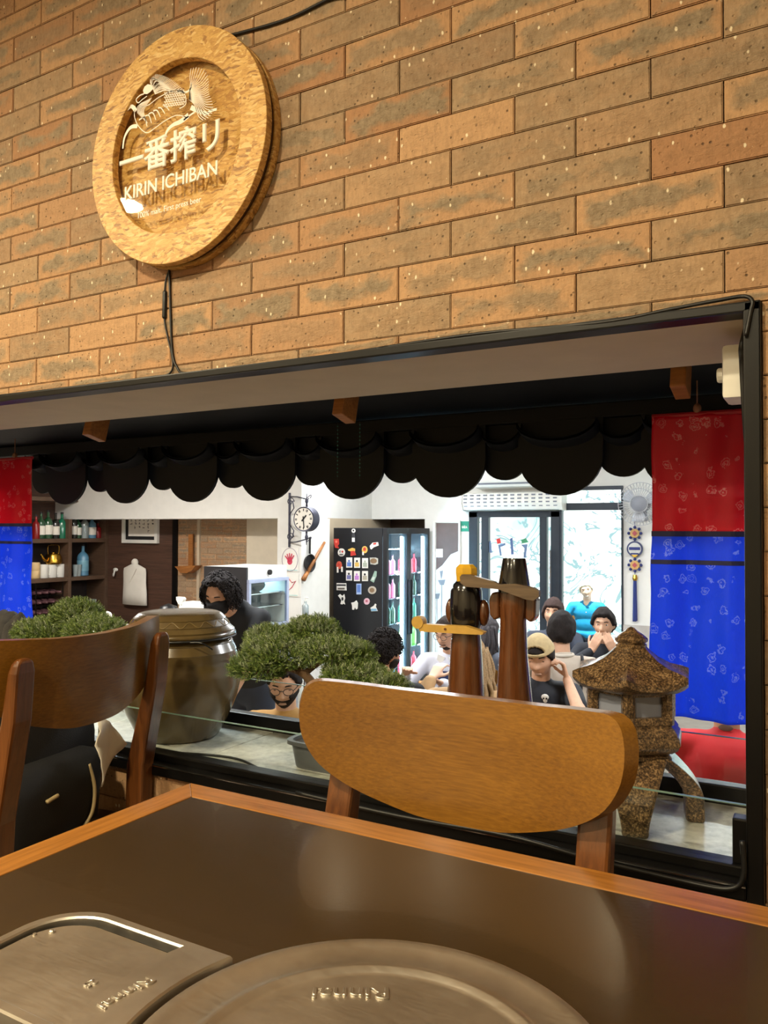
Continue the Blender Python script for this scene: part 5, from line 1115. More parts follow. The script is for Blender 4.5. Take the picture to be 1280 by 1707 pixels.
# ================================================================== street wall things
a, b = at(773, 823, YB - .1), at(938, 850, YB - .1)
ac = thing('air_curtain', 'white slotted air curtain above the glass door', 'air curtain', ((a.x + b.x) / 2, YB, (a.z + b.z) / 2)); w_, h_ = (b.x - a.x) / 2, (a.z - b.z) / 2
MB().prism([(-.001, -h_), (-.16, -h_ * .9), (-.2, -h_ * .2), (-.19, h_ * .9), (-.17, h_), (-.001, h_)], -w_, w_, axis='x').build('housing', 'white_plastic', ac)
for s in (-1, 1): MB().prism([(-.001, -h_ * 1.08), (-.17, -h_ * .98), (-.215, -h_ * .2), (-.2, h_ * 1.0), (-.001, h_ * 1.05)], s * w_ - .02, s * w_ + .02, axis='x').build('end_cap', 'white_plastic', ac)
sl = plain('slot_grey', srgb(120, 124, 134), .6)
for r_ in range(4):
    for c_ in range(14):
        x = -w_ * .9 + 1.8 * w_ * c_ / 13; z = h_ * (.72 - .40 * r_); MB().box((x - .022, -.2045 + .005 * max(0, -z / h_) * 8, z - .008), (x + .022, -.185, z + .008)).build('slot', sl, ac)
a, b = at(800, 797, YB - .3), at(905, 813, YB - .3)
t = thing('air_conditioner', 'white split air conditioner high above the air curtain', 'air conditioner', ((a.x + b.x) / 2, YB, b.z)); w_ = (b.x - a.x) / 2 + .1
MB().prism([(-.001, 0), (-.24, .03), (-.27, .1), (-.25, .28), (-.001, .3)], -w_, w_, axis='x').build('housing', 'white_plastic', t); MB().box((-w_ + .06, -.262, .055), (w_ - .06, -.235, .075)).build('louvre', sl, t)
a, b = at(768, 869, YB), at(781.5, 886, YB); t = thing('exit_sign', 'small green exit sign beside the glass door', 'sign', ((a.x + b.x) / 2, YB, (a.z + b.z) / 2)); w_, h_ = (b.x - a.x) / 2, (a.z - b.z) / 2
MB().box((-w_, -.008, -h_), (w_, -.001, h_)).build('plate', plain('exit_green', srgb(24, 130, 104), .5, emis=(srgb(24, 130, 104), .15)), t); txt('SAÍDA', h_ * .62, 'lettering', 'white_paint', t, Matrix.Translation((0, -.0095, -.01)) @ FACE @ Matrix.Diagonal((.66, 1, 1, 1)), .0005, .002)
a, b = at(724, 868, YB), at(768, 1120, YB); t = thing('tall_picture', 'tall framed drawing of lotus pods beside the fridge', 'picture', ((a.x + b.x) / 2, YB, b.z)); w_, h_ = (b.x - a.x) / 2, a.z - b.z
for lo, hi in (((-w_, -.03, 0), (-w_ + .025, -.001, h_)), ((w_ - .025, -.03, 0), (w_, -.001, h_)), ((-w_ + .0251, -.03, h_ - .025), (w_ - .0251, -.001, h_)), ((-w_ + .0251, -.03, 0), (w_ - .0251, -.001, .025))): MB().bbox(lo, hi, .003).build('frame_bar', 'white_plastic', t)
MB().box((-w_ + .025, -.015, .025), (w_ - .025, -.008, h_ - .025)).build('sheet', plain('picture_paper', srgb(208, 204, 198), .6), t)
def pq(u, v): p = at(u, v, YB); return (p.x - t.location.x, p.z - t.location.z)
MB().prism([pq(*q) for q in ((728, 872), (766, 872), (766, 918), (752, 924), (738, 942), (728, 950))], -.018, -.0152).build('roof_drawing', plain('brown_drawing', srgb(96, 76, 70), .6), t)
MB().prism([pq(*q) for q in ((727, 915), (739, 915), (739, 929), (727, 929))], -.021, -.0182).build('paper_tag', 'white_plastic', t)
gk = plain('pencil_grey', srgb(120, 122, 130), .6); m = MB()
for (x, y, r_) in ((737, 970, 6), (729, 993, 5), (765, 1005, 5)):
    c_ = pq(x, y); m.prism([pq(x - r_, y - 3), pq(x + r_, y - 4), pq(x + r_ * .6, y + 5), pq(x - r_ * .4, y + 5)], -.018, -.0152); m.tube([Vector((pq(x, y)[0], -.0165, pq(x, y)[1])), Vector((pq(x, y + 60)[0], -.0165, pq(x, y + 60)[1]))], .004, 5)
m.prism([pq(734, 952), pq(739, 951), pq(738, 960), pq(736, 966)], -.018, -.0152); m.build('pod_drawing', gk, t)
# wall fan
p = at(1066, 840, YB - .3); fn = thing('wall_fan', 'grey wire wall fan on the white pier by the window', 'fan', (p.x, YB, p.z)); fr_r = (at(1063, 805, YB - .3).z - at(1063, 877, YB - .3).z) / 2; yf = -.30
wire = plain('fan_wire', srgb(176, 176, 180), .4, .4); m = MB()
for k_ in range(40):
    a_ = 2 * PI * k_ / 40; m.tube([(.05 * math.cos(a_), yf - .05, .05 * math.sin(a_)), (fr_r * .7 * math.cos(a_), yf - .045, fr_r * .7 * math.sin(a_)), (fr_r * math.cos(a_), yf + .02, fr_r * math.sin(a_)), (fr_r * .6 * math.cos(a_), yf + .09, fr_r * .6 * math.sin(a_))], .0022, 4)
for q_, yy_ in ((1, .02), (.7, -.046), (.4, -.05)): m.tube([(fr_r * q_ * math.cos(2 * PI * i / 40), yf + yy_, fr_r * q_ * math.sin(2 * PI * i / 40)) for i in range(41)], .004, 5, cap=False)
m.build('guard', wire, fn)
for k_ in range(3):
    a_ = 2 * PI * k_ / 3 + .4; m = MB(); rows = []
    for i in range(7):
        r_ = .04 + (fr_r * .86 - .04) * i / 6; wd = .35 + .45 * math.sin(PI * i / 7); rows.append([Vector((r_ * math.cos(a_ + wd * j), yf + .01 + .03 * j, r_ * math.sin(a_ + wd * j))) for j in (-.5, -.2, .1, .4, .6)])
    o = m.ring(rows, cap=False, closed=False).build('blade', plain('fan_blade', srgb(196, 198, 204), .4), fn, True); md = o.modifiers.new('thick', 'SOLIDIFY'); md.thickness = .004
MB().ring([[Vector((r_ * math.cos(q * PI / 10), yf + y, r_ * math.sin(q * PI / 10))) for q in range(20)] for r_, y in ((.06, -.06), (.085, -.045), (.085, -.02))]).build('hub_cap', plain('fan_grey', srgb(128, 130, 138), .5), fn, 40)
MB().ring([[Vector((r_ * math.cos(q * PI / 10), yf + y, r_ * math.sin(q * PI / 10))) for q in range(20)] for r_, y in ((.05, .02), (.08, .09), (.08, .2), (.05, .24))]).build('motor', plain('fan_grey', srgb(128, 130, 138), .5), fn, 40); MB().tube([(0, -.1, 0), (0, -.06, -.12), (0, -.001, -.16)], .03, 8).build('wall_arm', plain('fan_grey', srgb(128, 130, 138), .5), fn)
# hanging knot ornament
p = at(1058, 878, YB - .03); orn = thing('knot_ornament', 'hanging ornament with painted discs and a navy tassel', 'ornament', (p.x, YB - .03, p.z)); zo = lambda v: at(1058, v, YB - .03).z - p.z
navy = plain('navy_silk', srgb(36, 46, 110), .6); m = MB().tube([(0, 0, .06), (0, 0, zo(965))], .004, 5)
m.build('cord', navy, orn)
for v in (889, 942):
    MB().ring([[Vector((.05 * (1 + .0 * q) * math.cos(q * PI / 8), y, zo(v) + .05 * math.sin(q * PI / 8))) for q in range(16)] for y in (-.012, .012)]).build('knot_disc', plain('gold_knot', srgb(190, 150, 90), .5), orn)
    m = MB()
    for k_ in range(8): a_ = PI / 4 * k_; m.ell((.066 * math.cos(a_), 0, zo(v) + .066 * math.sin(a_)), .017, nu=8, nv=6)
    m.build('knot_beads', navy, orn, True); MB().prism([(0, zo(v) + .03), (.028, zo(v)), (0, zo(v) - .03), (-.028, zo(v))], -.016, -.0122).build('knot_patch', plain('knot_red', srgb(170, 70, 80), .5), orn)
zc_ = zo(915); rD = .5 * (zo(903) - zo(929))
MB().ring([[Vector((rD * math.cos(q * PI / 14), y, zc_ + rD * math.sin(q * PI / 14))) for q in range(28)] for y in (-.012, .012)]).build('painted_disc', plain('disc_navy', srgb(52, 58, 96), .5), orn)
MB().ring([[Vector((rD * .8 * math.cos(q * PI / 14), y, zc_ + rD * .8 * math.sin(q * PI / 14))) for q in range(28)] for y in (-.015, -.0122)]).build('disc_face', plain('disc_cream', srgb(196, 196, 190), .5), orn)
MB().box((-rD * .7, -.018, zc_ - .012), (rD * .7, -.0155, zc_ + .02)).box((-rD * .5, -.018, zc_ - .06), (rD * .5, -.0155, zc_ - .045)).build('disc_band', navy, orn); MB().prism([(-rD * .45, zc_ - .065), (rD * .45, zc_ - .065), (0, zc_ - .095)], -.018, -.0155).build('disc_patch', 'yellow', orn)
m = MB(); m.lathe([(.02, zo(968)), (.03, zo(964)), (.02, zo(958))], 10); m.build('tassel_cap', 'brass', orn)
m = MB()
for k_ in range(14):
    a_ = k_ * 2.4; r_ = .022 * math.sqrt(k_ / 14); m.tube([(r_ * .6 * math.cos(a_), r_ * .6 * math.sin(a_), zo(966)), (r_ * math.cos(a_), r_ * math.sin(a_), zo(1036) + .01 * (k_ % 3))], .007, 5)
m.build('tassel', navy, orn)
# ================================================================== people
def sst(a, b, x): t = max(0.0, min(1.0, (x - a) / (b - a))); return t * t * (3 - 2 * t)
def gs(x, s): return math.exp(-(x / s) ** 2)
def head_pt(d, features=True):
    x, y, z = .075 * d.x, .096 * d.y, .116 * d.z
    if z < 0: x *= 1 - .27 * sst(0, .116, -z)
    if y > 0 and z < -.02: y *= 1 - .5 * sst(.02, .10, -z)
    if y < 0 and features:
        w = sst(.02, .06, -y); ax = abs(x)
        nb = sst(.032, -.026, z) * (1 - sst(-.028, -.040, z)) if True else 0
        y -= w * .025 * gs(x, .004 + .011 * sst(.03, -.03, z)) * nb
        y += w * .010 * gs(ax - .031, .016) * gs(z - .012, .013)
        y -= w * .004 * gs(z - .036, .010) * gs(x, .055)
        y -= w * .007 * gs(x, .022) * gs(z + .063, .012)
        y -= w * .009 * gs(x, .022) * gs(z + .101, .018)
        y -= w * .004 * gs(ax - .04, .02) * gs(z + .028, .02)
    return Vector((x, y, z))
def sphere_dirs(nu, nv):
    rows = []
    for j in range(nv + 1):
        th = .02 + (PI - .04) * j / nv; rows.append([Vector((math.sin(th) * math.cos(2 * PI * i / nu), math.sin(th) * math.sin(2 * PI * i / nu), -math.cos(th))) for i in range(nu)])
    return rows
def hair_thr(d, front, side, back):
    c = -d.y / max(1e-4, math.hypot(d.x, d.y))
    return side + (front - side) * sst(.25, .85, c) if c > 0 else side + (back - side) * sst(0, .7, -c)
def shell(mask_fn, thick, curl, seed, nu=72, nv=52, freq=26):
    m = MB(); rings = []
    for row in sphere_dirs(nu, nv):
        r = []
        for d in row:
            p = head_pt(d, False); k = mask_fn(d, p); nz = noise.noise(p * freq + Vector((seed, 0, 0))) + .5 * noise.noise(p * freq * 2.3 + Vector((0, seed, 0)))
            off = -.014 + k * (.014 + thick + curl * nz); r.append(p + d * off)
        rings.append(r)
    return m.ring(rings)
def remesh(mb, voxel, name, mat, parent, smooth=2):
    o = mb.build(name, mat, None); md = o.modifiers.new('r', 'REMESH'); md.mode = 'VOXEL'; md.voxel_size = voxel
    me = bpy.data.meshes.new_from_object(o.evaluated_get(bpy.context.evaluated_depsgraph_get()))
    old = o.data; bpy.data.objects.remove(o); bpy.data.meshes.remove(old)
    if smooth:
        bm = bmesh.new(); bm.from_mesh(me)
        for _ in range(smooth): bmesh.ops.smooth_vert(bm, verts=bm.verts[:], factor=.5, use_axis_x=True, use_axis_y=True, use_axis_z=True)
        bm.to_mesh(me); bm.free()
    me.materials.clear(); me.materials.append(M[mat] if isinstance(mat, str) else mat); sm(me, True); me.name = name
    return link(name, me, parent)
def ik(a, b, l1, l2, pole):
    v = b - a; d = min(v.length, (l1 + l2) * .995); n = v.normalized(); x = (l1 * l1 - l2 * l2 + d * d) / (2 * d); h = math.sqrt(max(0, l1 * l1 - x * x))
    p = pole - n * pole.dot(n); p.normalize(); return a + n * x + p * h, a + n * d
def hand(m, w, d, nrm, side, curl, s=1.0):
    d = d.normalized(); nrm = (nrm - d * nrm.dot(d)).normalized(); sd = d.cross(nrm).normalized() * side
    for i, (L, off) in enumerate(((.068, -.030), (.078, -.010), (.073, .010), (.056, .029))):
        b = w + d * .085 * s + sd * off * s; m.cap2(w + sd * off * .6 * s + d * .01, b, .013 * s, .0105 * s, 8)
        p = b; a = .15
        for k, fr in enumerate((.45, .32, .23)):
            a += curl * (.55, .8, .7)[k]; dr = d * math.cos(a) + nrm * math.sin(a); q = p + dr * L * fr * s; m.cap2(p, q, (.0092 - .0008 * k) * s, (.0086 - .0008 * k) * s, 8); p = q
    p = w + d * .022 * s - sd * .022 * s
    for k, (L, a) in enumerate(((.040, .75), (.030, .5), (.024, .25))):
        dr = (d * math.cos(a) - sd * math.sin(a) + nrm * (.25 + .35 * curl)).normalized(); q = p + dr * L * s; m.cap2(p, q, .0115 * s, .0095 * s, 8); p = q
SKIN = {'a': srgb(206, 160, 130), 'b': srgb(186, 136, 104), 'c': srgb(224, 184, 158)}
def person(label, headpos, dphi, shirt, hair, skin='a', lean=.12, stand=False, hyaw=0, hpitch=0, hroll=0, hands=None, sleeve='short', hairopt=None, extras=(), trousers=srgb(40, 44, 60), voxel=.0075, chair=True, face=True, curls=(.5, .5), poles=None, handdir=(None, None), grp=None, floor=FLO, crane=.18):
    hairopt = hairopt or {}
    hw = Vector(headpos); phi = math.atan2(-hw.x, hw.y) + math.radians(dphi)
    td = Vector((0, -math.sin(lean), math.cos(lean))); nd = Vector((0, -math.sin(lean + crane), math.cos(lean + crane)))
    off = td * .49 + nd * .162
    hp = hw.z - floor - off.z; Rz = Matrix.Rotation(phi, 3, 'Z'); o = Rz @ Vector((off.x, off.y, 0))
    root = thing('person', label, 'person', (hw.x - o.x, hw.y - o.y, floor), phi, grp)
    P = Vector((0, 0, hp)); NB = P + td * .49; Hc = P + off; lat = Vector((1, 0, 0))
    fwd = Vector((0, -td.z, td.y)) if False else td.cross(lat) * 1.0
    if fwd.y > 0: fwd = -fwd
    TR = Matrix(((1, 0, 0), (0, -fwd.y, td.y), (0, -fwd.z, td.z)))   # columns: lat, back, up of torso
    TR = Matrix((lat, -fwd, td)).transposed()
    HM = Matrix.Rotation(math.radians(hyaw), 3, 'Z') @ Matrix.Rotation(math.radians(hpitch), 3, 'X') @ Matrix.Rotation(math.radians(hroll), 3, 'Y')
    hd = lambda v: Hc + HM @ Vector(v)
    sk = plain('skin_' + skin, SKIN[skin], .55, var=.06, scale=30)
    body, top, legs = MB(), MB(), MB()
    # head and neck
    rings = [[Hc + HM @ head_pt(d) for d in row] for row in sphere_dirs(56, 44)]; body.ring(rings)
    for s in (-1, 1): body.ell(hd((s * .077, .010, -.004)), (.010, .021, .030), HM)
    body.cap2(NB - td * .05, hd((0, .018, -.06)), .056, .052)
    # torso
    def tors(m, g):
        m.ell(P + td * .05, (.165 + g, .115 + g, .13 + g), TR); m.ell(P + td * .22, (.150 + g, .105 + g, .17 + g), TR); m.ell(P + td * .36 , (.165 + g, .108 + g, .15 + g), TR)
        m.cap2(P + td * .435 - lat * .135, P + td * .435 + lat * .135, .058 + g, .058 + g); m.cap2(P + td * .40, P + td * .475, .085 + g, .062 + g)
    tors(body, -.012); tors(top, .006)
    if 'vneck' in extras: body.cap2(NB - td * .02 - Vector((0, .03, 0)), NB - td * .115 + fwd * .103, .050, .012)
    # arms
    wr = hands or ((-.17, -.34, -.52), (.17, -.34, -.52)); poles = poles or ((-.6, .3, -1), (.6, .3, -1))
    for i, s in enumerate((-1, 1)):
        S = P + td * .435 + lat * s * .178; T = Hc + Vector(wr[i]); E_, W_ = ik(S, T, .285, .255, Vector(poles[i]))
        body.cap2(S, E_, .047, .038); body.cap2(E_, W_, .038, .026); fd_ = (W_ - E_).normalized()
        hdv = Vector(handdir[i][0]) if handdir[i] else fd_; nv = Vector(handdir[i][1]) if handdir[i] else Vector((0, -.2, -1)); hand(body, W_, hdv, nv, s, curls[i])
        g = .013
        if sleeve == 'short': top.cap2(S, S.lerp(E_, .62), .060, .056)
        else: top.cap2(S, E_, .060, .051); top.cap2(E_, E_.lerp(W_, .93 if sleeve == 'long' else .35), .051, .040 if sleeve == 'long' else .047)
    # legs
    for s in (-1, 1):
        Hh = P + lat * s * .09 + Vector((0, 0, -.0))
        if stand: K = Vector((s * .10, -.02, hp * .52)); A = Vector((s * .11, .02, .09))
        else: K = Vector((s * .13, -.42, hp - .0)); A = Vector((s * .13, -.36, .09))
        body.cap2(Hh, K, .078, .052); body.cap2(K, A, .052, .036); legs.cap2(Hh, K, .092, .066); legs.cap2(K, A + Vector((0, 0, .02)), .066, .05)
        body.cap2(A - Vector((0, 0, .04)), A + Vector((0, -.14, -.06)), .036, .028)
        MB().cap2(A + Vector((0, .03, -.045)), A + Vector((0, -.15, -.05)), .043, .038).build('shoe', plain('dark_shoe', srgb(36, 34, 34), .6), root, True)
    legs.ell(P + Vector((0, 0, .0)), (.175, .125, .12))
    remesh(body, voxel, 'body', sk, root, 1); remesh(top, .012, 'shirt', plain('shirt_%d_%d_%d' % tuple(int(c * 255) for c in shirt[:3]), shirt, .8, var=.1, scale=6, bump=.12), root, 3)
    remesh(legs, .015, 'trousers', plain('trousers_%d_%d_%d' % tuple(int(c * 255) for c in trousers[:3]), trousers, .85, bump=.1), root, 2)
    # hair
    hc = hairopt.get('col', srgb(34, 28, 26)); hm = plain('hair_%d_%d_%d' % tuple(int(c * 255) for c in hc[:3]), hc, .8, spec=.25, var=.3, scale=120, bump=.4)
    def put(mb, nm, mat, smooth=True):
        mb.v = [tuple(Hc + HM @ Vector(v)) for v in mb.v]; return mb.build(nm, mat, root, smooth)
    if hair != 'none':
        f_, s_, b_ = hairopt.get('line', (.62, .02, -.60)); sd = hairopt.get('seed', 1)
        mk = lambda d, p: sst(-.06, .10, d.z - hair_thr(d, f_, s_, b_) + .08 * noise.noise(d * 9))
        put(shell(mk, hairopt.get('thick', .016), hairopt.get('curl', .006), sd, freq=hairopt.get('freq', 26)), 'hair', hm)
        if hair == 'long':
            m = MB(); rg = random.Random(sd); L = hairopt.get('len', .32)
            for k in range(80):
                a = rg.uniform(-.15, PI + .15); cx, sy_ = math.cos(a), math.sin(a); r0 = rg.uniform(.82, 1.06); st = Vector((.086 * cx * r0, .095 * sy_ * r0 + .012, rg.uniform(.0, .06)))
                w_ = rg.uniform(-.02, .02); ln_ = L * rg.uniform(.8, 1.05)
                m.tube(bez([st, st + Vector((.012 * cx + w_, .02 * sy_ + .012, -ln_ * .35)), st + Vector((.02 * cx - w_, .05 * sy_, -ln_ * .7)), st + Vector((.01 * cx + w_, .03, -ln_))], 4), [.011] * 8 + [.009] * 3 + [.006] * 2, 6)
            put(m, 'hair_lengths', hm)
        if hair == 'curly':
            m = MB(); rg = random.Random(sd)
            for _ in range(hairopt.get('locks', 260)):
                d = Vector((rg.gauss(0, 1), rg.gauss(0, 1), rg.gauss(0, 1))).normalized()
                if d.z < hair_thr(d, f_, s_, b_) + .04: continue
                p = head_pt(d, False) + d * (hairopt.get('thick', .016) * rg.uniform(.7, 1.25)); r_ = hairopt.get('lock', .011) * rg.uniform(.7, 1.2); ax = d.orthogonal(); ax.rotate(Matrix.Rotation(rg.uniform(0, 6.3), 3, d)); bx_ = d.cross(ax)
                dp = hairopt.get('drop', 0) * rg.uniform(.3, 1)
                m.tube([p + (ax * math.cos(t * 1.1) + bx_ * math.sin(t * 1.1)) * r_ + d * .004 * t * .4 - Vector((0, 0, dp * t / 6)) for t in range(7)], [q_ * hairopt.get('lr', 1) for q_ in (.0045, .006, .006, .006, .005, .004, .003)], 5)
            put(m, 'curls', hm)
    if face:
        ink = plain('eye_dark', srgb(26, 20, 18), .2); wt = plain('eye_white', srgb(226, 220, 214), .3); lipm = plain('lip_' + skin, mul(SKIN[skin], .62), .5)
        for s in (-1, 1):
            ey = -.096 * math.sqrt(1 - (.031 / .075) ** 2 - .01) + .0095 + .006
            if 'eyes_down' not in extras:
                put(MB().ell((s * .031, ey, .011), (.0125, .009, .0075)), 'eye', wt); put(MB().ell((s * .031 + .001, ey - .0068, .0105), (.0055, .004, .0058)), 'iris', ink)
            else: put(MB().cap2((s * .022, ey - .0085, .008), (s * .041, ey - .005, .007), .0022, .0018, 6), 'eyelashes', ink)
            put(MB().cap2((s * .018, -.0885, .0335), (s * .034, -.0865, .0365), .0036, .0032, 8).cap2((s * .034, -.0865, .0365), (s * .047, -.0765, .0325), .0036, .0022, 8), 'eyebrow', hm)
        if 'mask' not in extras: put(MB().ell((0, -.0925, -.0635), (.021, .007, .0062)), 'lips', lipm)
    if 'smile' in extras: put(MB().ell((0, -.0985, -.0625), (.019, .003, .0055)), 'teeth', wt if face else plain('eye_white', srgb(226, 220, 214), .3))
    for e in extras:
        if e == 'glasses':
            gm = plain('spectacle_frame', srgb(24, 24, 28), .3); m = MB()
            for s in (-1, 1):
                m.tube([(s * .033 + .024 * math.cos(2 * PI * i / 20), -.099 + .008 * abs(math.cos(2 * PI * i / 20)) * (1 if s * math.cos(2 * PI * i / 20) > 0 else 0), .008 + .019 * math.sin(2 * PI * i / 20)) for i in range(21)], .0018, 6, cap=False); m.tube([(s * .057, -.091, .013), (s * .074, -.05, .013), (s * .083, .01, .010)], .0018, 6)
            m.tube([(-.009, -.099, .012), (0, -.102, .014), (.009, -.099, .012)], .0018, 6); put(m, 'glasses', gm)
        if e in ('beard', 'goatee'):
            bl = .0 if e == 'beard' else .55
            def mkb(d, p):
                c = -d.y / max(1e-4, math.hypot(d.x, d.y)); k = sst(-.06, -.26, d.z) * sst(-.25 + bl, .1 + bl, c)
                k *= 1 - gs(p.x, .020) * gs(p.z + .064, .009) * (1 if p.y < 0 else 0); k *= 1 - (sst(-.42, -.20, d.z)) * sst(.028, .012, abs(p.x)) * .0
                if p.z > -.044 and abs(p.x) < .034: k *= .0
                if e == 'goatee': k *= sst(.036, .024, abs(p.x))
                return k
            m = MB(); rings = []
            for row in sphere_dirs(72, 56):
                rings.append([(lambda p, d, k: p + d * (-.012 + k * (.012 + (.009 if e == 'beard' else .003) + .0015 * noise.noise(p * 90))))(head_pt(d), d, mkb(d, head_pt(d))) for d in row])
            put(m.ring(rings), 'beard', hm)
        if e == 'mask':
            def mkm(d, p):
                c = -d.y / max(1e-4, math.hypot(d.x, d.y)); return sst(.10, .02, d.z) * sst(-1.0, -.86, d.z) * sst(.05, .25, c)
            m = MB(); rings = []
            for row in sphere_dirs(64, 48): rings.append([(lambda p, d, k: p + d * (-.015 + k * .022) + Vector((0, -.026 * k * gs(p.x, .034) * gs(p.z + .022, .045), 0)))(head_pt(d, False), d, mkm(d, head_pt(d, False))) for d in row])
            put(m.ring(rings), 'face_mask', plain('black_mask', srgb(24, 24, 27), .8)); m = MB()
            for s in (-1, 1): m.tube([(s * .068, -.045, -.02), (s * .08, .0, .0), (s * .078, .025, -.01)], .002, 5); m.tube([(s * .058, -.045, -.075), (s * .078, .0, -.04), (s * .078, .025, -.01)], .002, 5)
            put(m, 'mask_loops', plain('black_mask', srgb(24, 24, 27), .8))
        if e == 'cap':
            cm = plain('khaki_cap', srgb(176, 154, 112), .8, bump=.2, scale=40)
            def mkc(d, p):
                c = -d.y / max(1e-4, math.hypot(d.x, d.y)); thr = .27 + .05 * c; k = sst(-.03, .03, d.z - thr)
                hx_ = p.x / .040; hz_ = (p.z - .055) / .030
                if p.y < 0 and hz_ > -.0 and hx_ * hx_ + hz_ * hz_ < 1: k = 0
                return k
            put(shell(mkc, .020, .0012, 2, 96, 72), 'cap', cm)
            m = MB(); rows = []
            for j in range(5): rows.append([Vector((.062 * math.sin(a) * (1 + .03 * j), .055 + (.045 + .016 * j) * math.cos(a), .026 - .010 * j)) for a in [x_ * .15 - .9 for x_ in range(13)]])
            put(m.ring(rows, cap=False, closed=False), 'cap_brim', cm)
        if e == 'skull':
            c = P + td * .425 + fwd * .100; bx_ = .035
            MB().ell(c + lat * bx_ + td * .012, (.021, .006, .018), TR).ell(c + lat * bx_ - td * .008, (.012, .006, .014), TR).build('skull_print', 'white_plastic', root, True)
            for s in (-1, 1): MB().ell(c + lat * (bx_ + s * .008) + td * .006 + fwd * .005, (.005, .004, .006), TR).build('skull_eye', 'ink', root)
        if e == 'pocket': MB().prism([(-.06, -.10), (.09, -.10), (.09, .035), (-.06, .035)], 0, .006).build('navy_panel', plain('navy_panel', srgb(30, 44, 84), .7), root, loc=P + td * .37 + fwd * .132 + lat * .01)
        if e == 'straps':
            for s in (-1, 1): MB().tube(bez([P + td * .24 + lat * s * .09 - fwd * .118, P + td * .42 + lat * s * .11 - fwd * .120, P + td * .50 + lat * s * .12], 4), .011, 6).build('strap', plain('black_strap', srgb(30, 30, 32), .7), root, True)
            MB().tube([NB + td * .012 + Vector((.066 * math.cos(a), .066 * math.sin(a), 0)) for a in [x_ * PI / 10 for x_ in range(21)]], .012, 6).build('collar', plain('cream_collar', srgb(196, 186, 172), .8), root, True)
        if e == 'collar':
            for s in (-1, 1): MB().prism([(s * .012, .0), (s * .065, .02), (s * .07, -.02), (s * .035, -.055)], 0, .008).build('collar', 'white_plastic', root, loc=NB + fwd * .078 - td * .0)
        if e == 'tattoo': MB().ell(NB - fwd * .056 + td * .03, (.03, .004, .014), TR).build('tattoo', plain('tattoo_ink', srgb(110, 84, 80), .7), root, True)
    if chair: dup(ch1, (root.location.x, root.location.y, floor), phi, chair, 'dining room chairs')
    return root
BLK = srgb(26, 27, 31)
person('cook with wavy black hair, black face mask and black t-shirt', atd(368, 992, 4.6), -50, srgb(24, 25, 28), 'curly', 'a', .20, True, 16, 24, 4, ((-.20, -.32, -.55), (.20, -.14, -.60)), hairopt=dict(thick=.030, curl=.008, lock=.008, locks=1500, lr=.62, drop=.040, line=(.74, -.40, -.80), seed=4), extras=('mask', 'eyes_down', 'vneck'), chair=None, voxel=.0065, trousers=srgb(52, 58, 74), crane=.85)
person('bearded man with glasses in a tan shirt below the bonsai', atd(474, 1139, 4.0), -14, srgb(176, 128, 66), 'short', 'a', .10, False, 6, 20, 0, extras=('beard', 'glasses', 'eyes_down'), hairopt=dict(thick=.018, seed=2), chair='dining room chair of the bearded man', voxel=.0065)
person('curly haired man in black seen from behind near the fridge', atd(640, 1090, 4.5), 180, BLK, 'curly', 'b', .15, False, -48, 8, 0, hairopt=dict(thick=.024, curl=.010, lock=.007, locks=1300, lr=.6, line=(.55, .0, -.66), seed=8), extras=('beard',), chair='dining room chair of the curly haired man')
person('man with glasses in a white shirt eating at the table', atd(746, 1056, 5.6), -16, srgb(206, 206, 216), 'short', 'a', .14, False, -20, 16, 0, ((-.20, -.32, -.24), (.06, -.36, -.28)), 'long', hairopt=dict(thick=.014, col=srgb(52, 42, 38), seed=5), extras=('goatee', 'glasses', 'pocket', 'collar', 'eyes_down'), chair='dining room chair of the man in the white shirt', voxel=.0065)
person('long haired woman in a beige sweater seen from behind', atd(783, 1098, 4.25), 172, srgb(196, 160, 116), 'long', 'c', .12, False, 20, 10, 0, ((-.22, -.36, -.40), (.26, -.28, -.17)), 'long', poles=((-.6, .3, -1), (.8, .1, -1)), hairopt=dict(col=srgb(150, 122, 88), len=.34, thick=.016, seed=3), chair='dining room chair of the long haired woman')
person('dark haired woman in grey between the two totems', atd(812, 1052, 6.2), 150, srgb(78, 82, 92), 'long', 'a', .05, False, 0, 0, 0, hairopt=dict(col=srgb(66, 62, 64), len=.36, thick=.016, seed=6), chair='dining room chair of the woman in grey')
person('man in a backwards khaki cap and black t-shirt with a skull print', atd(899, 1094, 4.5), -6, srgb(20, 22, 30), 'short', 'a', .16, False, -5, 20, -4, ((-.22, -.32, -.46), (.155, -.02, -.12)), hairopt=dict(thick=.012, line=(.40, -.12, -.62), seed=7), extras=('cap', 'skull', 'eyes_down'), poles=((-.6, .3, -1), (.35, -.9, -.6)), handdir=(None, ((-.25, .1, 1), (-1, -.2, 0))), curls=(.5, 1.1), chair='dining room chair of the man in the cap', voxel=.0065)
person('black haired man in a beige shirt with dark straps seen from behind', atd(936, 1052, 5.1), 186, srgb(186, 172, 156), 'short', 'a', .10, False, -12, 4, 0, hairopt=dict(thick=.020, line=(.5, .08, -.62), seed=9), extras=('straps',), chair='dining room chair of the man in the beige shirt')
person('smiling woman with dark hair behind the man in the beige shirt', atd(922, 1022, 6.6), -2, srgb(52, 58, 72), 'short', 'a', .06, False, -8, 0, 3, ((-.2, -.34, -.48), (.22, -.40, -.44)), 'long', hairopt=dict(col=srgb(60, 44, 40), thick=.018, line=(.42, -.45, -.75), seed=11), extras=('smile',), chair='dining room chair of the smiling woman')
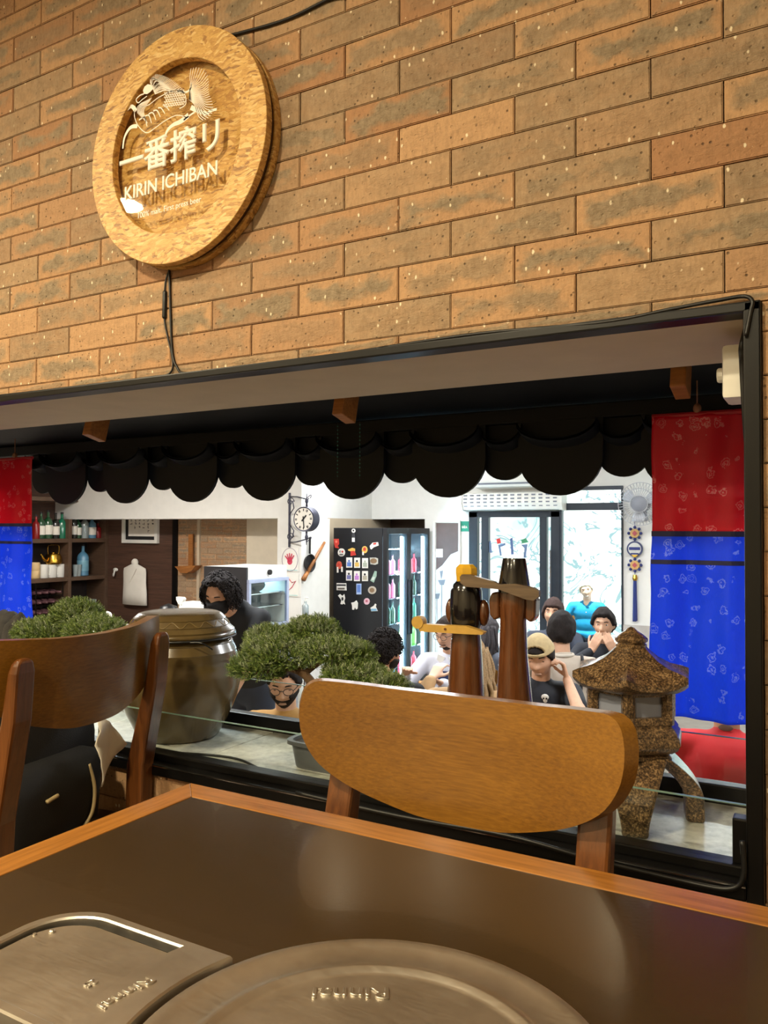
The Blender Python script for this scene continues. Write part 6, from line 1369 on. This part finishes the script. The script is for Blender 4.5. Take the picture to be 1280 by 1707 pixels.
person('man in a black sweater covering his mouth with both hands', atd(1006, 1041, 6.2), -4, srgb(26, 29, 38), 'short', 'a', .10, False, -4, 4, 0, ((-.085, -.120, -.195), (.085, -.120, -.195)), 'long', hairopt=dict(thick=.024, line=(.56, -.05, -.6), seed=12, curl=.008), poles=((-.9, -.4, -.7), (.9, -.4, -.7)), handdir=(((.42, .03, .9), (.3, 1, 0)), ((-.42, .03, .9), (-.3, 1, 0))), curls=(.12, .12), chair='dining room chair of the man covering his mouth', voxel=.0065)
person('smiling woman with pale hair in a turquoise top outside the window', atd(977, 984, 10.2), -2, srgb(0, 132, 178), 'short', 'c', .10, False, 0, 4, -12, ((-.26, -.2, -.5), (.26, -.2, -.5)), hairopt=dict(col=srgb(200, 190, 170), thick=.014, line=(.5, -.1, -.5), seed=13), extras=('smile', 'vneck'), chair='outdoor chair of the woman in turquoise', floor=FLO - .05)
person('person in a red t-shirt with a neck tattoo seen from behind', atd(1212, 1160, 3.5), 176, srgb(190, 28, 34), 'short', 'b', .12, False, 0, 6, 0, hairopt=dict(thick=.012, line=(.5, .1, -.30), seed=14), extras=('tattoo',), chair='dining room chair of the person in red')
# tables of the dining room
def dtable(label, x, y, w, d, rz=0):
    t = thing('dining_room_table', label, 'table', (x, y, FLO), rz, 'dining room tables')
    MB().bbox((-w / 2, -d / 2, .72), (w / 2, d / 2, .75), .006).build('table_top', 'laminate', t)
    for sx in (-1, 1):
        for sy in (-1, 1): MB().bbox((sx * (w / 2 - .06) - .025, sy * (d / 2 - .06) - .025, 0), (sx * (w / 2 - .06) + .025, sy * (d / 2 - .06) + .025, .72), .004).build('leg', 'chair_dark', t)
    return t
TZ2 = FLO + .75
p = atz(720, 1150, TZ2); dtable('brown dining room table between the curly haired man and the man in white', p.x - .04, p.y + .06, .85, .55, math.radians(28))
p = atz(985, 1098, TZ2); dtable('brown dining room table of the group by the window', p.x, p.y + .0, 1.1, .55, math.radians(18))
p = atz(690, 1143, TZ2 + .03); t = thing('food_bowl', 'dark bowl of food in front of the man in white', 'bowl', (p.x, p.y, TZ2)); MB().lathe([(.04, 0), (.075, .03), (.085, .055), (.078, .055), (.06, .03), (0, .02)], 20).build('bowl_shell', 'ink', t, True)
m = MB(); rg = random.Random(2)
for _ in range(16): m.ell((rg.uniform(-.045, .045), rg.uniform(-.045, .045), .05 + rg.uniform(0, .012)), (.014, .010, .008), nu=8, nv=6)
o = m.build('food', plain('food_orange', srgb(206, 150, 90), .6), t, True); o['kind'] = 'stuff'
p = atz(992, 1105, TZ2); t = thing('water_glass', 'clear water glass in front of the man covering his mouth', 'glass', (p.x, p.y, TZ2)); MB().lathe([(.03, 0), (.038, .12), (.035, .12), (.027, .008), (0, .008)], 16).build('glass_body', 'glass', t, True); MB().lathe([(.0275, .009), (.033, .08)], 16).build('water', 'glass', t, True)
